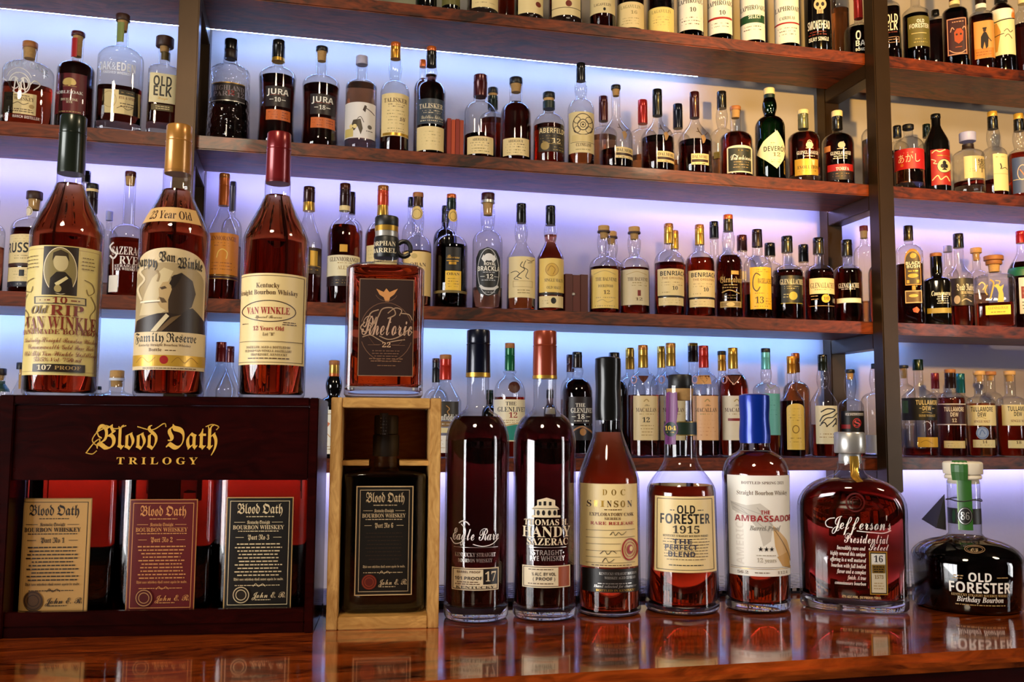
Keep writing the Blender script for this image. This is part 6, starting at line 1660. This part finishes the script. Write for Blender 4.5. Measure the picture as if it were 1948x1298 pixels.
sb('D', 931, 30, 742, [(760, 'dkgreen')], 14, 770, 790, 'dark green bottle mostly hidden behind the navy capsuled bourbon, bottom shelf', back=True, glass='dkgreen', fill=None, L=[('R', 922, 944, 800, 840, '#5a5a30')])
sb('D', 969, 60, 653, [(663, 'plug:wood', 19), (706, '#1c6a40')], 19, 712, 752, 'bottle with green capsule and cream label with red 12, between the two tall dark bourbons', sh='round', wn=19, nb=26, liq='red', fill=756, L=[
    ('O', 978, 737, 11, 11, '#4a1c12'), ('R', None, None, 760, 840, '#f4e6c0'), ('t', 962, 982, 768, 7, 'THE', 'sf', 'ink'), ('t', 947, 998, 779, 9, 'GLENLIVET', 'sf', 'ink'), ('t', 968, 984, 790, 10, '12', 'sf', 'redink'), ('f', 956, 994, 800, 2, 4, 'tan'), ('p', [(941, 818), (960, 812), (980, 808), (997, 806), (997, 838), (941, 838)], '#2a8a7c'), ('S', [(942, 816), (962, 810), (996, 804)], 1.4, 'gold')])
sb('D', 1046, 24, 742, [(758, '#241410')], 14, 768, 788, 'dark bottle hidden behind the rust red capsuled rye, bottom shelf', back=True, liq='black', fill=740, L=[('R', 1038, 1056, 776, 788, 'pale')])
sb('D', 1098, 58, 670, [(680, '#16181c'), (700, '#241814')], 19, 716, 748, 'very dark bottle with white 18 lettering and brown roundel, left of black wax bottle', wn=19, nb=24, liq='black', fill=722, base=862, L=[('R', 1082, 1127, 755, 806, '#241a1c'), ('t', 1095, 1113, 771, 7, 'THE', 'sf', 'white'), ('t', 1086, 1126, 781, 9, 'GLENLIVET', 'sf', 'white'), ('t', 1098, 1112, 793, 9, '18', 'sf', 'white'), ('l', [(1088, 793), (1095, 793)], 1, 'white'), ('l', [(1115, 793), (1122, 793)], 1, 'white'), ('f', 1090, 1122, 801, 1, 4, 'white'), ('r', 1084, 1127, 810, 838, '#1c1820'), ('S', [(1084, 826), (1096, 816), (1108, 812), (1120, 818), (1127, 824)], 3, '#a87850'), ('O', 1109, 822, 6, 7, '#a8743c')])
sb('D', 1085, 38, 675, [(686, '#3a1c14'), (708, '#3a1214')], 15, 716, 745, 'bottle with maroon cap behind the very dark 18 bottle, bottom shelf', back=True, liq='red', fill=760)
sb('D', 1169, 50, 671, [(690, 'black'), (708, 'black')], 21, 718, 744, 'black bottle showing right behind the black wax sealed bourbon, bottom shelf', Y=2.50, glass='black', sh='round')

def macal(xc, ytop, W, caps, label, paper, lx0, lx1, fill=752, txt='', extra=(), Y=None):
    sb('D', xc, W, ytop, caps, 19, 702, 742, label, wn=19, sh='round', liq='red', fill=fill, base=866, Y=Y, L=[('N', 'shoulder_emblem', 0), ('p', [(xc - 10, 715), (xc + 10, 715), (xc, 729)], '#5a2c1c'), ('g', xc - 18, 722, 5, 7, 2, '#d8a088')] + [('R', lx0, lx1, 753, 838, paper), ('S', [(xc + 1, 764), (xc + 6, 760), (xc + 10, 764)], 2, 'tan'), ('t', xc + 2, xc + 12, 771, 4, 'The', 'sc', 'brownink'), ('t', lx0 + 5, lx1 - 3, 780, 7.5, 'MACALLAN', 'sf', 'brownink'), ('f', lx0 + 10, lx1 - 6, 788, 1, 4, 'tan')] + list(extra))
sb('D', 1199, 58, 662, [(669, 'gold'), (703, 'gold')], 17, 710, 744, 'clear gold capsuled bottle behind the cream 12 label, bottom shelf', back=True, liq='red', fill=830)
macal(1224, 657, 60, [(666, '#b8742a'), (700, 'gold')], 'gold capsuled bottle with cream label marked 12, bottom shelf', '#e8cf9a', 1205, 1251, extra=[('t', 1222, 1236, 799, 9, '12', 'sf', 'ink'), ('f', 1218, 1244, 810, 4, 6, 'tan')])
sb('D', 1259, 46, 659, [(700, 'gold')], 16, 708, 744, 'gold capsuled clear bottle behind the purple ribbon cork bottle, bottom shelf', back=True, liq='red', fill=830)
macal(1277, 653, 60, [(662, '#c88a3a'), (697, 'gold')], 'tall gold capsuled bottle behind the cork of the 1915 bourbon, bottom shelf', '#ecdcb0', 1256, 1304, Y=2.488)
sb('D', 1320, 54, 653, [(659, 'gold'), (689, '#241418')], 20, 706, 744, 'clear bottle with dark capsule behind the red capsuled peach label, bottom shelf', back=True, liq='red', fill=820)
macal(1340, 658, 58, [(667, '#a83020'), (700, '#c02a1c')], 'red capsuled bottle with peach label, bottom shelf', '#f0b884', 1318, 1366, extra=[('N', 'neck_label', 0), ('r', 1326, 1352, 714, 731, '#d89a58'), ('f', 1326, 1362, 800, 5, 7, '#d89060')])
sb('D', 1375, 50, 668, [(676, 'plug:black', 17), (706, 'amberfoil')], 16, 714, 744, 'amber necked black topped bottle behind the dark V label bottle, bottom shelf', back=True, liq='amber', fill=760)
macal(1396, 662, 58, [(702, 'gold')], 'gold capsuled bottle full of dark red whisky with a V on its shoulder, bottom shelf', '#ecdcc0', 1374, 1424, fill=714, extra=[('N', 'shoulder_v', 6), ('l', [(1384, 716), (1396, 732), (1408, 716)], 1.6, '#d8a088'), ('N', 'label_stripe', 8), ('r', 1385, 1420, 796, 801, '#8a1c1c')])
sb('D', 1459, 52, 663, [(671, 'plug:black', 18), (703, 'tealfoil')], 18, 726, 744, 'clear bottle with pale teal capsule and teal label, bottom shelf', wn=18, nb=22, liq='red', fill=752, L=[('N', 'shoulder_v', 0), ('l', [(1459, 731), (1466, 740), (1472, 730)], 1.2, '#8a9a50'), ('R', 1438, 1484, 749, 828, '#6ab8b0'), ('f', 1444, 1478, 762, 5, 9, '#3a8078')])
sb('D', 1508, 48, 678, [(685, '#d8902a'), (711, 'amberfoil')], 18, 742, 764, 'bottle with gold orange capsule and arched yellow label, bottom shelf', wn=19, sh='slope', liq='deep', fill=763, L=[('R', 1497, 1530, 768, 856, '#f0c75a', 10), ('f', 1502, 1522, 778, 2, 5, '#a87820', 2.4), ('f', 1500, 1526, 790, 3, 5, '#a87820'), ('g', 1514, 817, 6, 7, 1.6, '#8a6018'), ('f', 1502, 1526, 834, 2, 7, '#a87820')])
sb('D', 1516, 52, 672, [(682, '#a05a30'), (709, '#5a3a24')], 16, 722, 748, 'orange brown whisky bottle with brown capsule behind the arched yellow label, bottom shelf', back=True, liq='amber', fill=728)
sb('D', 1568, 52, 675, [(682, 'black'), (706, '#141c16')], 19, 738, 766, 'clear bottle with black capsule and black swirl drawing on cream label, bottom shelf', wn=20, nb=26, sh='slope', liq='red', fill=808, L=[('R', 1552, 1594, 772, 845, '#f2e6c0'), ('S', [(1562, 784), (1574, 778), (1588, 780), (1580, 786), (1566, 792), (1560, 802)], 2.4, 'ink'), ('S', [(1562, 806), (1572, 796), (1584, 794), (1592, 786)], 2, 'ink'), ('S', [(1572, 812), (1582, 804), (1590, 796), (1590, 808)], 2, 'ink'), ('S', [(1560, 810), (1568, 804), (1574, 812)], 2, 'ink'), ('S', [(1584, 812), (1590, 804)], 2, 'ink'), ('f', 1558, 1588, 826, 2, 6, 'tan')])
sb('D', 1620, 50, 703, [(710, 'plug:black', 19)], 17, 756, 776, 'small clear bottle with black label and red letter S roundel, bottom shelf', wn=16, nb=24, cork=722, liq='red', fill=808, L=[('R', 1601, 1644, 782, 840, '#15100f'), ('r', 1608, 1642, 786, 791, '#d8d4d4'), ('t', 1608, 1642, 789, 4, 'SPRINGBANK', 'sb', 'ink'), ('o', 1630, 805, 8, 9, '#d03030'), ('o', 1630, 805, 6.6, 7.6, '#15100f'), ('t', 1625, 1636, 805, 11, 'S', 'sf', '#e05050'), ('p', [(1601, 808), (1618, 808), (1618, 816), (1601, 816)], '#a01c1c')])
sb('D', 1668, 58, 692, [(702, 'plug:black', 15)], 14, 744, 764, 'tall clear empty bottle seen left of the right upright, bottom shelf', liq='pale', fill=868, wn=16, nb=24, Y=2.50, L=[('R', 1648, 1668, 828, 862, '#eef0f4')])

# ---- bottom shelf, right bay
sb('D', 1722, 44, 695, [(701, 'plug:black', 20)], 17, 728, 748, 'black topped cork bottle half hidden by the right upright, bottom shelf', back=True, cork=720, liq='pale', fill=850)
sb('D', 1750, 68, 684, [(705, '#0f2418')], 21, 734, 757, 'clear bottle with black full width label and yellow corner label, right bay bottom shelf', wn=19, sh='s', liq='red', fill=853, L=[
    ('R', None, None, 757, 800, '#1c180e'), ('t', 1742, 1782, 766, 8.5, 'TULLAMORE', 'sb', '#e8d090'), ('t', 1755, 1771, 777, 8, 'DEW', 'sb', '#e8d090'), ('l', [(1749, 777), (1753, 777)], 1, '#e8d090'), ('l', [(1773, 777), (1777, 777)], 1, '#e8d090'), ('S', [(1754, 785), (1762, 784), (1772, 786)], 1, '#c8b070'), ('t', 1748, 1779, 791, 4.5, 'IRISH WHISKEY', 'sf', '#c8b070'), ('r', 1717, 1728, 762, 786, '#3a5a30'), ('N', 'printed_lettering', 0), ('t', 1722, 1740, 808, 4, 'WHISKEY', 'sb', '#c8c8d0'), ('S', [(1756, 806), (1764, 802), (1772, 810), (1766, 818)], 1.2, '#d8d8d8'), ('R', 1746, 1784, 832, 851, '#e8b438'), ('S', [(1752, 842), (1762, 838), (1774, 844)], 1, '#a87818')])
sb('D', 1782, 44, 710, [(740, '#7a1c24')], 16, 746, 760, 'maroon capped bottle between the black and dark maroon labels, right bay bottom shelf', back=True, liq='red', fill=770)
sb('D', 1811, 56, 703, [(710, 'plug:wood', 23), (739, '#241214')], 22, 744, 762, 'red whisky bottle with dark maroon label and wooden stopper, right bay bottom shelf', liq='red', fill=757, L=[
    ('R', None, None, 768, 809, '#3a0c10'), ('l', [(1785, 769), (1838, 769)], 1.8, '#e8dcd0'), ('l', [(1785, 808), (1838, 808)], 1.8, '#e8dcd0'), ('t', 1796, 1833, 779, 8, 'TULLAMORE', 'sb', '#f0e0c8'), ('t', 1808, 1823, 789, 7.5, 'DEW', 'sb', '#f0e0c8'), ('t', 1811, 1820, 800, 6.5, '12', 'sf', '#f0e0c8'), ('R', 1796, 1836, 839, 853, '#ecd490'), ('f', 1800, 1832, 844, 2, 5, 'tan')])
sb('D', 1830, 46, 711, [(748, '#14606a')], 19, 752, 766, 'teal capped bottle behind and right of the dark maroon label, right bay bottom shelf', back=True, liq='amber', fill=770)
sb('D', 1867, 59, 706, [(714, 'plug:#d8a868', 24)], 22, 752, 768, 'amber bottle with cream label and pale blue round stamp, right bay bottom shelf', wn=22, cork=726, liq='amber', fill=768, L=[
    ('R', 1840, 1894, 771, 810, '#f2e2a8'), ('t', 1847, 1888, 779, 8.5, 'TULLAMORE', 'sb', 'ink'), ('t', 1860, 1876, 789, 7.5, 'DEW', 'sb', 'ink'), ('S', [(1858, 796), (1866, 794), (1876, 797)], 0.8, 'tan'), ('t', 1853, 1883, 802, 4.5, 'SINGLE MALT', 'sf', 'redbrown'), ('N', 'round_stamp', 0), ('O', 1869, 824, 12, 12, '#9cb4e0'), ('g', 1869, 824, 10, 10, 1.4, '#5a7ac0'), ('S', [(1864, 828), (1868, 818), (1874, 826)], 1.6, '#5a7ac0'), ('R', 1851, 1893, 837, 852, '#f2e2a8'), ('t', 1869, 1878, 841, 5, '14', 'sf', 'brownink'), ('f', 1856, 1890, 847, 1, 4, 'tan')])
sb('D', 1888, 46, 707, [(714, 'plug:#b87840', 24)], 20, 744, 762, 'wood stoppered clear bottle between the two cream labels, right bay bottom shelf', back=True, cork=724, liq='red', fill=775)
sb('D', 1925, 60, 706, [(714, 'plug:#d8a868', 24)], 22, 752, 768, 'red whisky bottle with cream label at the right edge of the bottom shelf', wn=22, cork=726, liq='red', fill=772, L=[
    ('R', 1906, 1956, 770, 810, '#f2e2a8'), ('t', 1917, 1956, 778, 8.5, 'TULLAMORE', 'sb', 'ink'), ('t', 1929, 1944, 788, 7.5, 'DEW', 'sb', 'ink'), ('t', 1923, 1952, 801, 4.5, 'SINGLE MALT', 'sf', 'redbrown'), ('R', 1918, 1955, 838, 853, '#f2e2a8'), ('t', 1933, 1943, 842, 5, '18', 'sf', 'brownink')])
